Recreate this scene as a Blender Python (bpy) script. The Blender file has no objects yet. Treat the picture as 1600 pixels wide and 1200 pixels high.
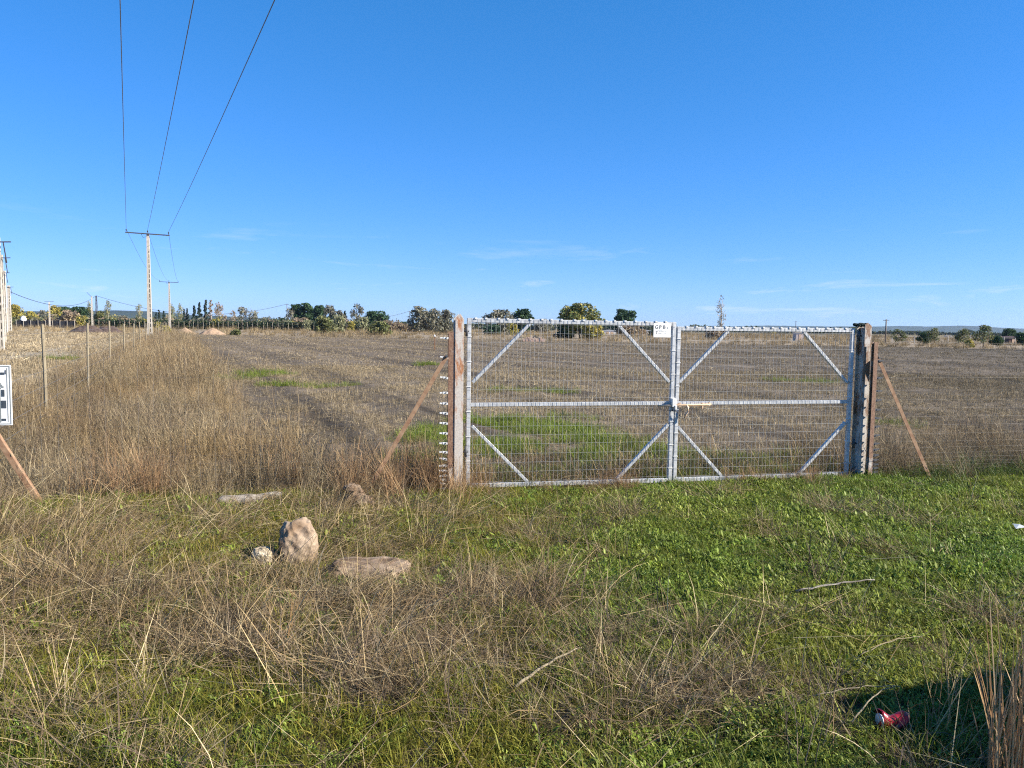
import bpy, bmesh, math, random
import numpy as np
from mathutils import Vector, Matrix

# ------------------------------------------------------------------ camera, light, exposure
scn = bpy.context.scene
EYE = 1.85
PITCH, ROLL, FOC = math.radians(4.23), math.radians(0.80), 1202.0 / 1600.0
cam_d = bpy.data.cameras.new('camera')
cam = bpy.data.objects.new('camera', cam_d)
scn.collection.objects.link(cam)
cam_d.sensor_width = 36.0
cam_d.lens = FOC * 36.0
cam_d.clip_start = 0.05
cam_d.clip_end = 30000.0
CAMROT = Matrix.Rotation(math.pi / 2 - PITCH, 3, 'X') @ Matrix.Rotation(ROLL, 3, 'Z')
cam.matrix_world = Matrix.Translation((0, 0, EYE)) @ CAMROT.to_4x4()
scn.camera = cam

SUN_AZ = Vector((0.97, -0.24))          # horizontal direction towards the sun (to the right, a little behind)
SUN_AZ.normalize()
SUN_EL = math.radians(31)
sun_d = bpy.data.lights.new('sun', 'SUN')
sun_d.energy = 5.0
sun_d.angle = math.radians(0.53)
sun_d.color = (1.0, 0.93, 0.82)
sun = bpy.data.objects.new('sun', sun_d)
scn.collection.objects.link(sun)
sdir = Vector((SUN_AZ.x * math.cos(SUN_EL), SUN_AZ.y * math.cos(SUN_EL), math.sin(SUN_EL)))
sun.rotation_euler = sdir.to_track_quat('Z', 'Y').to_euler()
sun.location = (30, -10, 40)

world = bpy.data.worlds.new('World')
scn.world = world
world.use_nodes = True
nt = world.node_tree
for n in list(nt.nodes): nt.nodes.remove(n)
w_out = nt.nodes.new('ShaderNodeOutputWorld')
w_bg = nt.nodes.new('ShaderNodeBackground')
sky = nt.nodes.new('ShaderNodeTexSky')
sky.sky_type = 'NISHITA'
sky.sun_disc = False
sky.sun_elevation = SUN_EL
sky.sun_rotation = math.atan2(SUN_AZ.x, SUN_AZ.y)
sky.altitude = 1500
sky.air_density = 1.0
sky.dust_density = 0.2
sky.ozone_density = 3.2
w_bg.inputs['Strength'].default_value = 0.060
# thin cirrus low over the horizon, from direction only
tc = nt.nodes.new('ShaderNodeTexCoord')
sep = nt.nodes.new('ShaderNodeSeparateXYZ')
nt.links.new(tc.outputs['Generated'], sep.inputs[0])
mp = nt.nodes.new('ShaderNodeMapping')
mp.inputs['Scale'].default_value = (3.2, 3.2, 26.0)
mp.inputs['Location'].default_value = (0.3, 3.2, 1.1)
mp.inputs['Rotation'].default_value = (0.0, 0.05, 0.0)
nt.links.new(tc.outputs['Generated'], mp.inputs['Vector'])
cn = nt.nodes.new('ShaderNodeTexNoise')
cn.inputs['Scale'].default_value = 1.6
cn.inputs['Detail'].default_value = 7
cn.inputs['Roughness'].default_value = 0.62
cn.inputs['Distortion'].default_value = 0.5
nt.links.new(mp.outputs[0], cn.inputs['Vector'])
cr = nt.nodes.new('ShaderNodeValToRGB')
cr.color_ramp.elements[0].position = 0.59; cr.color_ramp.elements[0].color = (0, 0, 0, 1)
cr.color_ramp.elements[1].position = 0.83; cr.color_ramp.elements[1].color = (1, 1, 1, 1)
nt.links.new(cn.outputs['Fac'], cr.inputs[0])
er = nt.nodes.new('ShaderNodeValToRGB')      # cirrus band: only low elevations
e = er.color_ramp.elements
e[0].position = 0.0; e[0].color = (0.75, 0.75, 0.75, 1)
e[1].position = 0.14; e[1].color = (0, 0, 0, 1)
e.new(0.05).color = (0.6, 0.6, 0.6, 1)
nt.links.new(sep.outputs['Z'], er.inputs[0])
mu = nt.nodes.new('ShaderNodeMath'); mu.operation = 'MULTIPLY'
nt.links.new(cr.outputs[0], mu.inputs[0]); nt.links.new(er.outputs[0], mu.inputs[1])
hs = nt.nodes.new('ShaderNodeHueSaturation')
hs.inputs['Saturation'].default_value = 1.28
hs.inputs['Value'].default_value = 1.0
nt.links.new(sky.outputs[0], hs.inputs['Color'])
mx = nt.nodes.new('ShaderNodeMixRGB')
nt.links.new(mu.outputs[0], mx.inputs[0])
tn_ = nt.nodes.new('ShaderNodeMixRGB'); tn_.blend_type = 'MULTIPLY'; tn_.inputs[0].default_value = 1.0
tn_.inputs[2].default_value = (0.76, 1.0, 1.46, 1)
nt.links.new(hs.outputs[0], tn_.inputs[1])
sr = nt.nodes.new('ShaderNodeSeparateColor'); cb_ = nt.nodes.new('ShaderNodeCombineColor')
nt.links.new(tn_.outputs[0], sr.inputs[0])
for ci_, (piv, gam) in enumerate(((1.45, .78), (3.7, .62), (8.0, .78))):
    dv = nt.nodes.new('ShaderNodeMath'); dv.operation = 'DIVIDE'; dv.inputs[1].default_value = piv
    pw = nt.nodes.new('ShaderNodeMath'); pw.operation = 'POWER'; pw.inputs[1].default_value = gam
    ml = nt.nodes.new('ShaderNodeMath'); ml.operation = 'MULTIPLY'; ml.inputs[1].default_value = piv
    nt.links.new(sr.outputs[ci_], dv.inputs[0]); nt.links.new(dv.outputs[0], pw.inputs[0])
    nt.links.new(pw.outputs[0], ml.inputs[0]); nt.links.new(ml.outputs[0], cb_.inputs[ci_])
nt.links.new(cb_.outputs[0], mx.inputs[1])
mx.inputs[2].default_value = (7.2, 7.6, 8.2, 1)
nt.links.new(mx.outputs[0], w_bg.inputs['Color'])
nt.links.new(w_bg.outputs[0], w_out.inputs['Surface'])

scn.view_settings.view_transform = 'Standard'
scn.view_settings.look = 'None'
scn.view_settings.exposure = 1.2
scn.view_settings.gamma = 1.0
scn.view_settings.use_curve_mapping = False

cy = scn.cycles
cy.max_bounces = 4; cy.diffuse_bounces = 2; cy.glossy_bounces = 2; cy.transmission_bounces = 3; cy.volume_bounces = 0
cy.transparent_max_bounces = 4
cy.use_denoising = False
cy.adaptive_threshold = 0.02
scn.render.filter_size = 1.15; cy.filter_width = 1.15

# ------------------------------------------------------------------ helpers
rng = np.random.default_rng(7)
random.seed(7)
COL = scn.collection
PI = math.pi

def ray(px, py):
    d = CAMROT @ Vector(((px - 800) / 1202.0, -(py - 600) / 1202.0, -1.0))
    return d
def gnd(px, py, z=0.0):                    # point of the ground plane seen at a photo pixel
    d = ray(px, py); t = (z - EYE) / d.z
    return Vector((d.x * t, d.y * t, z))
def at(px, py, Y):                         # point at distance Y seen at a photo pixel
    d = ray(px, py); t = Y / d.y
    return Vector((d.x * t, Y, EYE + d.z * t))

def hashn(ix, iy, s):
    n = (ix.astype(np.int64) * 374761393 + iy.astype(np.int64) * 668265263 + s * 974711) & 0x7fffffff
    n = ((n ^ (n >> 13)) * 1274126177) & 0x7fffffff
    return ((n ^ (n >> 16)) & 0xffff) / 65535.0
def vn(x, y, sc, s=0):                     # smooth value noise 0..1
    x = np.asarray(x, float) / sc; y = np.asarray(y, float) / sc
    ix = np.floor(x); iy = np.floor(y); fx = x - ix; fy = y - iy
    fx = fx * fx * (3 - 2 * fx); fy = fy * fy * (3 - 2 * fy)
    a = hashn(ix, iy, s); b = hashn(ix + 1, iy, s); c = hashn(ix, iy + 1, s); d = hashn(ix + 1, iy + 1, s)
    return (a * (1 - fx) + b * fx) * (1 - fy) + (c * (1 - fx) + d * fx) * fy
def fbm(x, y, sc, s=0, o=3):
    v = 0; a = 0.5; t = 0
    for i in range(o):
        v = v + a * vn(x, y, sc / 2 ** i, s + i * 17); t += a; a *= 0.5
    return v / t
def sst(a, b, x):
    t = np.clip((x - a) / (b - a), 0, 1); return t * t * (3 - 2 * t)

# gate frame: A left gate post, D along the gate, N towards the viewer
GA = Vector((-0.5893, 8.561, 0)); GD = Vector((0.97709, 0.21283, 0)); GN = Vector((0.21283, -0.97709, 0))
def gp(a, z, out=0.0): return GA + GD * a + GN * out + Vector((0, 0, z))
def gate_ab(x, y):
    dx = x - GA.x; dy = y - GA.y
    return dx * GD.x + dy * GD.y, -(dx * GN.x + dy * GN.y)
GATE_RZ = math.atan2(GD.y, GD.x)
# second fence runs away to the left along x = F0 - F1*y
F0, F1 = -2.45, 0.425
ROWV = (-0.40, 0.9165)                     # direction of the drill rows
def fdist(x, y): return (x - (F0 - F1 * y)) * 0.92     # >0 right of the fence

def height(x, y):
    x = np.asarray(x, float); y = np.asarray(y, float)
    r = np.hypot(x, y)
    a, b = gate_ab(x, y)
    near = 1 - sst(14, 40, r)
    h = near * ((fbm(x, y, 1.1, 3) - 0.5) * 0.11 + (vn(x, y, 0.23, 9) - 0.5) * 0.035)
    # shallow ditch behind the gate and fence line
    h = h - 0.13 * np.exp(-((b - 1.3) / 0.7) ** 2) * (0.5 + fbm(x, y, 2.0, 5)) * sst(-12, -4, a) * (1 - sst(10, 16, a))
    u = x * ROWV[1] - y * ROWV[0]
    fld = sst(3.5, 6, b) * (1 - sst(60, 110, r))
    h = h + fld * ((vn(u, y * 0.03, 0.45, 21) - 0.5) * 0.09 + (fbm(x, y, 0.6, 23) - .5) * .05)
    h = h + sst(30, 80, r) * (fbm(x, y, 30, 31) - 0.5) * 0.25
    return h
def hz(x, y): return float(height(np.array([x]), np.array([y]))[0])

def link(o): COL.objects.link(o); return o
def tag(o, label=None, cat=None, group=None, kind=None):
    if label: o['label'] = label
    if cat: o['category'] = cat
    if group: o['group'] = group
    if kind: o['kind'] = kind
    return o
def empty(name, loc, rz=0):
    o = bpy.data.objects.new(name, None); link(o)
    o.location = loc; o.rotation_euler = (0, 0, rz); o.empty_display_size = 0.2
    return o
def put(name, me, mat=None, parent=None, loc=None, M=None):
    o = bpy.data.objects.new(name, me); link(o)
    if mat is not None and not me.materials: me.materials.append(mat)
    if parent is not None: o.parent = parent
    if M is not None: o.matrix_local = M
    elif loc is not None: o.location = loc
    return o
def mesh_np(name, V, F, col=None, smooth=False):
    V = np.asarray(V, np.float32); F = np.asarray(F, np.int32)
    k = F.shape[1]
    me = bpy.data.meshes.new(name)
    me.vertices.add(len(V)); me.vertices.foreach_set('co', V.ravel())
    me.loops.add(F.size); me.loops.foreach_set('vertex_index', F.ravel())
    me.polygons.add(len(F)); me.polygons.foreach_set('loop_start', np.arange(0, F.size, k, dtype=np.int32))
    if smooth: me.polygons.foreach_set('use_smooth', np.ones(len(F), bool))
    if col is not None:
        c = np.ones((len(V), 4), np.float32); c[:, :3] = col
        at_ = me.color_attributes.new('col', 'FLOAT_COLOR', 'POINT'); at_.data.foreach_set('color', c.ravel())
    me.update(calc_edges=True); me.validate()
    return me

class MB:                                  # small mesh builder
    def __init__(s): s.v = []; s.f = []
    def add(s, V, F):
        o = len(s.v); s.v += [tuple(p) for p in V]; s.f += [tuple(i + o for i in f) for f in F]
        return s
    def box(s, c, size, M=None):
        x, y, z = [q / 2 for q in size]
        P = [Vector((sx * x, sy * y, sz * z)) for sx in (-1, 1) for sy in (-1, 1) for sz in (-1, 1)]
        if M is not None: P = [M @ p for p in P]
        P = [p + Vector(c) for p in P]
        return s.add(P, [(0, 1, 3, 2), (4, 6, 7, 5), (0, 4, 5, 1), (2, 3, 7, 6), (0, 2, 6, 4), (1, 5, 7, 3)])
    def bar(s, a, b, w, h, up=(0, 0, 1)):  # box section between two points; w across, h along 'up'
        a = Vector(a); b = Vector(b); d = (b - a); L = d.length; d.normalize()
        u = Vector(up); u = (u - d * u.dot(d)).normalized(); r = d.cross(u)
        P = [a + d * t + r * (sx * w / 2) + u * (sz * h / 2) for t in (0, L) for sx in (-1, 1) for sz in (-1, 1)]
        return s.add(P, [(0, 1, 3, 2), (4, 6, 7, 5), (0, 4, 5, 1), (2, 3, 7, 6), (0, 2, 6, 4), (1, 5, 7, 3)])
    def tube(s, pts, radii, n=6, cap=True):
        pts = [Vector(p) for p in pts]
        if not hasattr(radii, '__len__'): radii = [radii] * len(pts)
        V = []; F = []
        ref = Vector((0.31, 0.17, 0.93))
        for i, p in enumerate(pts):
            t = (pts[min(i + 1, len(pts) - 1)] - pts[max(i - 1, 0)]).normalized()
            if abs(t.dot(ref)) > 0.98: ref = Vector((0.9, 0.1, 0.2))
            u = t.cross(ref).normalized(); w = t.cross(u)
            for k in range(n):
                a = 2 * PI * k / n
                V.append(p + (u * math.cos(a) + w * math.sin(a)) * radii[i])
        for i in range(len(pts) - 1):
            for k in range(n):
                k2 = (k + 1) % n
                F.append((i * n + k, i * n + k2, (i + 1) * n + k2, (i + 1) * n + k))
        if cap:
            F.append(tuple(range(n - 1, -1, -1))); F.append(tuple((len(pts) - 1) * n + k for k in range(n)))
        return s.add(V, F)
    def prism(s, poly, y0, y1):            # polygon in x,z extruded along y
        n = len(poly)
        V = [(p[0], y0, p[1]) for p in poly] + [(p[0], y1, p[1]) for p in poly]
        F = [tuple(range(n)), tuple(range(2 * n - 1, n - 1, -1))] + [(i, i + n, (i + 1) % n + n, (i + 1) % n) for i in range(n)]
        return s.add(V, F)
    def mesh(s, name='m', bevel=0.0, smooth=False):
        me = bpy.data.meshes.new(name); me.from_pydata(s.v, [], s.f)
        bm = bmesh.new(); bm.from_mesh(me)
        bmesh.ops.recalc_face_normals(bm, faces=bm.faces)
        if bevel: bmesh.ops.bevel(bm, geom=[e for e in bm.edges if e.calc_face_angle(0) > 0.6], offset=bevel, segments=1, affect='EDGES')
        bm.to_mesh(me); bm.free()
        if smooth:
            for p in me.polygons: p.use_smooth = True
        return me
    def build(s, name, mat, parent=None, bevel=0.0, smooth=False, loc=None):
        return put(name, s.mesh(name, bevel, smooth), mat, parent, loc)

# ------------------------------------------------------------------ materials
MATS = {}
def newmat(name):
    m = bpy.data.materials.new(name); m.use_nodes = True
    t = m.node_tree
    for n in list(t.nodes): t.nodes.remove(n)
    o = t.nodes.new('ShaderNodeOutputMaterial'); b = t.nodes.new('ShaderNodeBsdfPrincipled')
    t.links.new(b.outputs[0], o.inputs['Surface']); MATS[name] = m
    return m, t, b, o
def noise(t, scale, detail=4, rough=0.55, vec=None, mapping=None):
    n = t.nodes.new('ShaderNodeTexNoise'); n.inputs['Scale'].default_value = scale
    n.inputs['Detail'].default_value = detail; n.inputs['Roughness'].default_value = rough
    c = t.nodes.new('ShaderNodeTexCoord')
    if mapping:
        mm = t.nodes.new('ShaderNodeMapping'); mm.inputs['Scale'].default_value = mapping
        t.links.new(c.outputs['Object'], mm.inputs['Vector']); t.links.new(mm.outputs[0], n.inputs['Vector'])
    else: t.links.new(c.outputs['Object'], n.inputs['Vector'])
    return n
def ramp(t, src, stops):
    r = t.nodes.new('ShaderNodeValToRGB'); el = r.color_ramp.elements
    while len(el) < len(stops): el.new(0.5)
    for i, (p, c) in enumerate(stops):
        el[i].position = p; el[i].color = (*c, 1)
    t.links.new(src, r.inputs[0]); return r
def bump(t, b, src, strength=0.4, dist=0.01):
    n = t.nodes.new('ShaderNodeBump'); n.inputs['Strength'].default_value = strength; n.inputs['Distance'].default_value = dist
    t.links.new(src, n.inputs['Height']); t.links.new(n.outputs[0], b.inputs['Normal'])
def simple(name, stops, scale=8, rough=0.7, metal=0.0, bstr=0.3, bdist=0.01, detail=5, mapping=None, spec=0.3):
    m, t, b, o = newmat(name)
    n = noise(t, scale, detail, 0.6, mapping=mapping)
    r = ramp(t, n.outputs['Fac'], stops)
    t.links.new(r.outputs[0], b.inputs['Base Color'])
    b.inputs['Roughness'].default_value = rough; b.inputs['Metallic'].default_value = metal
    b.inputs['Specular IOR Level'].default_value = spec
    if bstr: bump(t, b, n.outputs['Fac'], bstr, bdist)
    return m
def leafmat(name, trans=0.35, spec=0.25, rough=0.55, inst=True, rnd=0.25):
    m, t, b, o = newmat(name)
    a = t.nodes.new('ShaderNodeAttribute'); a.attribute_name = 'col'
    src = a.outputs['Color']
    if inst:
        ti = t.nodes.new('ShaderNodeAttribute'); ti.attribute_type = 'INSTANCER'; ti.attribute_name = 'tint'
        q = t.nodes.new('ShaderNodeMixRGB'); q.blend_type = 'MULTIPLY'; q.inputs[0].default_value = 1
        t.links.new(src, q.inputs[1]); t.links.new(ti.outputs['Color'], q.inputs[2]); src = q.outputs[0]
    t.links.new(src, b.inputs['Base Color'])
    b.inputs['Roughness'].default_value = rough; b.inputs['Specular IOR Level'].default_value = spec
    tr = t.nodes.new('ShaderNodeBsdfTranslucent'); t.links.new(src, tr.inputs['Color'])
    mxs = t.nodes.new('ShaderNodeMixShader'); mxs.inputs[0].default_value = trans
    t.links.new(b.outputs[0], mxs.inputs[1]); t.links.new(tr.outputs[0], mxs.inputs[2])
    t.links.new(mxs.outputs[0], o.inputs['Surface'])
    return m
M_LEAF = leafmat('leaf', 0.35)
M_STRAW = leafmat('straw', 0.18, spec=0.15, rough=0.7)
M_TREE = leafmat('tree_leaf', 0.25, spec=0.15, rough=0.7, inst=False)
M_GALV = simple('galvanised_steel', [(0.3, (0.36, 0.365, 0.365)), (0.55, (0.51, 0.515, 0.51)), (0.75, (0.66, 0.66, 0.645))], 22, 0.55, 0.3, 0.15, 0.002)
M_WIRE = simple('galvanised_wire', [(0.3, (0.27, 0.275, 0.27)), (0.7, (0.40, 0.40, 0.385))], 10, 0.6, 0.2, 0.0)
M_WIREOLD = simple('weathered_wire', [(0.3, (0.12, 0.115, 0.11)), (0.7, (0.24, 0.23, 0.22))], 10, 0.6, 0.3, 0.0)
M_RUSTBAR = simple('rusty_steel', [(0.3, (0.16, 0.065, 0.03)), (0.5, (0.28, 0.13, 0.06)), (0.7, (0.36, 0.23, 0.15))], 14, 0.85, 0.0, 0.4, 0.003)
M_BROWNBAR = simple('oxidised_bar', [(0.3, (0.19, 0.095, 0.052)), (0.7, (0.36, 0.24, 0.145))], 14, 0.8, 0.0, 0.4, 0.003)
M_BOLT = simple('rust_stained_bolt', [(0.3, (0.46, 0.27, 0.14)), (0.6, (0.62, 0.46, 0.32)), (0.8, (0.66, 0.60, 0.54))], 30, 0.7, 0.1, 0.2, 0.002)
M_CONC = simple('concrete', [(0.25, (0.34, 0.30, 0.245)), (0.6, (0.47, 0.425, 0.35)), (0.8, (0.54, 0.49, 0.41))], 3, 0.9, 0.0, 0.2, 0.01)
M_DARKST = simple('dark_steel', [(0.3, (0.06, 0.065, 0.07)), (0.7, (0.12, 0.12, 0.125))], 6, 0.6, 0.4, 0.0)
M_CABLE = simple('black_cable', [(0.3, (0.03, 0.03, 0.032)), (0.7, (0.06, 0.06, 0.06))], 6, 0.7, 0.0, 0.0)
M_ALU = simple('aluminium_cable', [(0.3, (0.10, 0.11, 0.12)), (0.7, (0.18, 0.19, 0.2))], 6, 0.6, 0.3, 0.0)
M_WHITE = simple('white_paint', [(0.3, (0.70, 0.69, 0.65)), (0.7, (0.82, 0.81, 0.77))], 12, 0.45, 0.0, 0.1, 0.001)
M_INK = simple('faded_ink', [(0.3, (0.06, 0.06, 0.065)), (0.7, (0.16, 0.16, 0.165))], 40, 0.7, 0.0, 0.0)
M_GREY = simple('grey_print', [(0.3, (0.16, 0.18, 0.18)), (0.7, (0.24, 0.26, 0.25))], 30, 0.7, 0.0, 0.0)
M_NAVY = simple('dark_print', [(0.3, (0.03, 0.04, 0.05)), (0.7, (0.07, 0.085, 0.10))], 30, 0.6, 0.0, 0.0)
M_CERAM = simple('white_insulator', [(0.3, (0.55, 0.54, 0.50)), (0.7, (0.78, 0.77, 0.73))], 40, 0.4, 0.0, 0.0)
M_WOOD = simple('weathered_wood', [(0.3, (0.17, 0.135, 0.085)), (0.6, (0.28, 0.235, 0.155)), (0.8, (0.36, 0.31, 0.215))], 14, 0.9, 0.0, 0.5, 0.004, mapping=(1, 1, 0.15))
M_LOG = simple('bleached_wood', [(0.35, (0.09, 0.075, 0.06)), (0.5, (0.24, 0.21, 0.175)), (0.75, (0.40, 0.365, 0.315))], 26, 0.9, 0.0, 0.9, 0.012, mapping=(0.10, 1, 1))
M_BARK = simple('bark', [(0.3, (0.09, 0.07, 0.055)), (0.7, (0.20, 0.165, 0.13))], 6, 0.9, 0.0, 0.4, 0.03)
M_PALEBARK = simple('pale_bark', [(0.3, (0.26, 0.22, 0.17)), (0.7, (0.45, 0.40, 0.32))], 6, 0.9, 0.0, 0.4, 0.03)
M_SOILH = simple('dark_soil_heap', [(0.3, (0.055, 0.038, 0.03)), (0.7, (0.12, 0.085, 0.07))], 2.2, 0.95, 0.0, 0.8, 0.15)
M_SAND = simple('tan_soil_heap', [(0.3, (0.27, 0.18, 0.115)), (0.7, (0.38, 0.265, 0.17))], 1.8, 0.95, 0.0, 0.8, 0.15)
M_BRICK = simple('pink_brick', [(0.3, (0.44, 0.29, 0.21)), (0.7, (0.58, 0.42, 0.32))], 3, 0.9, 0.0, 0.3, 0.02)
M_NET = simple('black_netting', [(0.3, (0.018, 0.018, 0.02)), (0.7, (0.05, 0.05, 0.055))], 1.0, 0.9, 0.0, 0.2, 0.05)
M_HILL = simple('hill_scrub', [(0.3, (0.022, 0.034, 0.022)), (0.55, (0.035, 0.05, 0.03)), (0.75, (0.06, 0.07, 0.045))], 0.02, 0.95, 0.0, 0.0)

def rustpost(name, bias, rs=((0.22, 0.085, 0.035), (0.36, 0.16, 0.07), (0.48, 0.27, 0.15))):
    m, t, b, o = newmat(name)
    n1 = noise(t, 5.5, 6, 0.65, mapping=(1.6, 1.6, 0.55)); n2 = noise(t, 60, 4)
    grey = ramp(t, n2.outputs['Fac'], [(0.3, (0.38, 0.345, 0.305)), (0.7, (0.54, 0.495, 0.435))])
    rust = ramp(t, n2.outputs['Fac'], [(0.3, rs[0]), (0.5, rs[1]), (0.75, rs[2])])
    f = ramp(t, n1.outputs['Fac'], [(bias, (0, 0, 0)), (bias + 0.10, (1, 1, 1))])
    mix = t.nodes.new('ShaderNodeMixRGB'); t.links.new(f.outputs[0], mix.inputs[0])
    t.links.new(grey.outputs[0], mix.inputs[1]); t.links.new(rust.outputs[0], mix.inputs[2])
    t.links.new(mix.outputs[0], b.inputs['Base Color']); b.inputs['Roughness'].default_value = 0.75
    bump(t, b, n2.outputs['Fac'], 0.4, 0.002)
    return m
M_RPOST = rustpost('rust_flaked_post', 0.52)
M_RPOST3 = rustpost('brown_rust_profile', 0.36, ((0.12, 0.058, 0.034), (0.21, 0.115, 0.068), (0.30, 0.19, 0.12)))
M_RPOST2 = rustpost('rusted_post', 0.47, ((0.12, 0.062, 0.036), (0.22, 0.125, 0.075), (0.34, 0.23, 0.15)))

def stonemat(name, base, dark, scale=14):
    m, t, b, o = newmat(name)
    n = noise(t, scale, 8, 0.65); n3 = noise(t, 4, 4, 0.6)
    v = t.nodes.new('ShaderNodeTexVoronoi'); v.inputs['Scale'].default_value = scale * 1.3
    c = t.nodes.new('ShaderNodeTexCoord'); t.links.new(c.outputs['Object'], v.inputs['Vector'])
    r = ramp(t, n.outputs['Fac'], [(0.30, dark), (0.5, base), (0.72, tuple(min(0.8, q * 1.25) for q in base))])
    r2 = ramp(t, n3.outputs['Fac'], [(0.38, (0.50, 0.40, 0.31)), (0.58, (1, 1, 1))])
    q = t.nodes.new('ShaderNodeMixRGB'); q.blend_type = 'MULTIPLY'; q.inputs[0].default_value = 0.8
    t.links.new(r.outputs[0], q.inputs[1]); t.links.new(r2.outputs[0], q.inputs[2])
    t.links.new(q.outputs[0], b.inputs['Base Color']); b.inputs['Roughness'].default_value = 0.9
    b.inputs['Specular IOR Level'].default_value = 0.2
    ad = t.nodes.new('ShaderNodeMath'); ad.operation = 'ADD'
    t.links.new(n.outputs['Fac'], ad.inputs[0]); t.links.new(v.outputs['Distance'], ad.inputs[1])
    bump(t, b, ad.outputs[0], 0.75, 0.012)
    return m
M_STONE = stonemat('pale_limestone', (0.33, 0.25, 0.175), (0.10, 0.072, 0.052))
M_STONE2 = stonemat('cream_limestone', (0.50, 0.43, 0.31), (0.18, 0.15, 0.11), 18)
M_FLAT = stonemat('earthy_rock', (0.27, 0.20, 0.14), (0.12, 0.088, 0.062), 9)
M_RUBBLE = stonemat('brown_rubble', (0.24, 0.175, 0.12), (0.075, 0.055, 0.04), 20)

# ------------------------------------------------------------------ ground
yb = lambda x: 108 - 0.27 * x              # far edge of the stubble field
def zones(x, y):
    """albedo of the soil and thatch at x,y"""
    a, b = gate_ab(x, y); r = np.hypot(x, y); fd = fdist(x, y)
    n1 = fbm(x, y, 1.6, 41); n2 = fbm(x, y, 0.5, 43); n3 = fbm(x, y, 14, 47)
    u = x * ROWV[1] - y * ROWV[0]; w = x * ROWV[0] + y * ROWV[1]
    soil = np.stack([0.148 + 0 * x, 0.117 + 0 * x, 0.084 + 0 * x], -1)
    k = (0.78 + 0.3 * n3 + 0.45 * (vn(u, w * 0.02, 0.5, 51) - 0.5) + 0.75 * (vn(u, w * 0.004, 1.5, 52) - 0.5))
    c = soil * k[..., None]
    dk = sst(-12, 45, x - 0.1 * y)          # darker to the right: lighting of the stubble put into the colour
    c = c * (1 - dk[..., None] * np.array([0.26, 0.22, 0.19]))
    # faint wheel tracks in the stubble
    for uu, ww in ((2.4, 0.28), (4.75, 0.28), (-1.2, .3), (9.5, 0.3), (11.8, 0.3), (18.5, 0.4), (20.8, 0.4), (30, 0.5), (32.4, 0.5), (44, .6)):
        c = c * (1 - 0.62 * np.exp(-((u - uu - 0.4 * np.sin(w * 0.05)) / ww) ** 2) * (0.5 + 0.8 * vn(u, w, 5, 77)))[..., None]
    # pale dry meadow left of the fence
    lf = sst(-0.5, -2.5, fd) if False else 1 - sst(-2.5, -0.3, fd)
    pale = np.array([0.34, 0.28, 0.19])
    band = 0.82 + 0.36 * fbm(x * 0.35, y, 3.2, 61)
    c = c * (1 - lf[..., None]) + (pale * band[..., None]) * lf[..., None]
    # meadow beyond the field
    far = sst(-2, 3, y - yb(x)) * sst(0, 4, fd)
    mead = np.array([0.27, 0.215, 0.15]) * (0.62 + 0.75 * fbm(x, y * 2.2, 9, 63))[..., None]
    c = c * (1 - far[..., None]) + mead * far[..., None]
    farther = sst(240, 500, y)
    c = c * (1 - farther[..., None]) + np.array([0.16, 0.14, 0.085]) * farther[..., None]
    # verge in front of the gate: dark loam with litter
    fr = 1 - sst(0.2, 2.6, b)
    loam = np.array([0.08, 0.062, 0.038]) * (0.6 + 0.8 * n1)[..., None]
    gg = np.array([0.05, 0.06, 0.02]) * (0.7 + 0.6 * n2)[..., None]
    gm = np.clip(sst(0.42, 0.6, n1), 0, 1)[..., None]
    c = c * (1 - fr[..., None]) + (loam * (1 - gm) + gg * gm) * fr[..., None]
    return c
n_u, n_v = 420, 460
tu = np.linspace(-1, 1, n_u); tv = np.linspace(-0.42, 1, n_v)
gx = 9000 * np.sinh(tu * 8.6) / math.sinh(8.6)
gy = 6 + 12000 * np.sinh(tv * 8.9) / math.sinh(8.9)
X, Y = np.meshgrid(gx, gy)
Z = height(X, Y) * (1 - sst(150, 400, np.hypot(X, Y)))
V = np.stack([X, Y, Z], -1).reshape(-1, 3)
ii = np.arange(n_u * n_v).reshape(n_v, n_u)
Fq = np.stack([ii[:-1, :-1], ii[:-1, 1:], ii[1:, 1:], ii[1:, :-1]], -1).reshape(-1, 4)
gcol = np.clip(zones(X, Y), 0.01, 0.6).reshape(-1, 3)
m, t, b, o = newmat('ground_soil')
a = t.nodes.new('ShaderNodeAttribute'); a.attribute_name = 'col'
n1 = noise(t, 28, 6, 0.7); n2 = noise(t, 1.3, 5, 0.65); n3 = noise(t, 0.12, 4, 0.6)
def mulv(src, nsrc, lo, hi):
    r = ramp(t, nsrc, [(0.32, (lo,) * 3), (0.68, (hi,) * 3)])
    q = t.nodes.new('ShaderNodeMixRGB'); q.blend_type = 'MULTIPLY'; q.inputs[0].default_value = 1
    t.links.new(src, q.inputs[1]); t.links.new(r.outputs[0], q.inputs[2]); return q.outputs[0]
s = mulv(a.outputs['Color'], n1.outputs['Fac'], 0.6, 1.35)
s = mulv(s, n2.outputs['Fac'], 0.78, 1.2)
s = mulv(s, n3.outputs['Fac'], 0.88, 1.12)
t.links.new(s, b.inputs['Base Color']); b.inputs['Roughness'].default_value = 0.95; b.inputs['Specular IOR Level'].default_value = 0.1
bump(t, b, n1.outputs['Fac'], 0.8, 0.03)
ground = put('ground', mesh_np('ground', V, Fq, gcol, True), m)
tag(ground, 'flat brown stubble field and grassy verge reaching to the horizon', 'ground', kind='structure')

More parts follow.
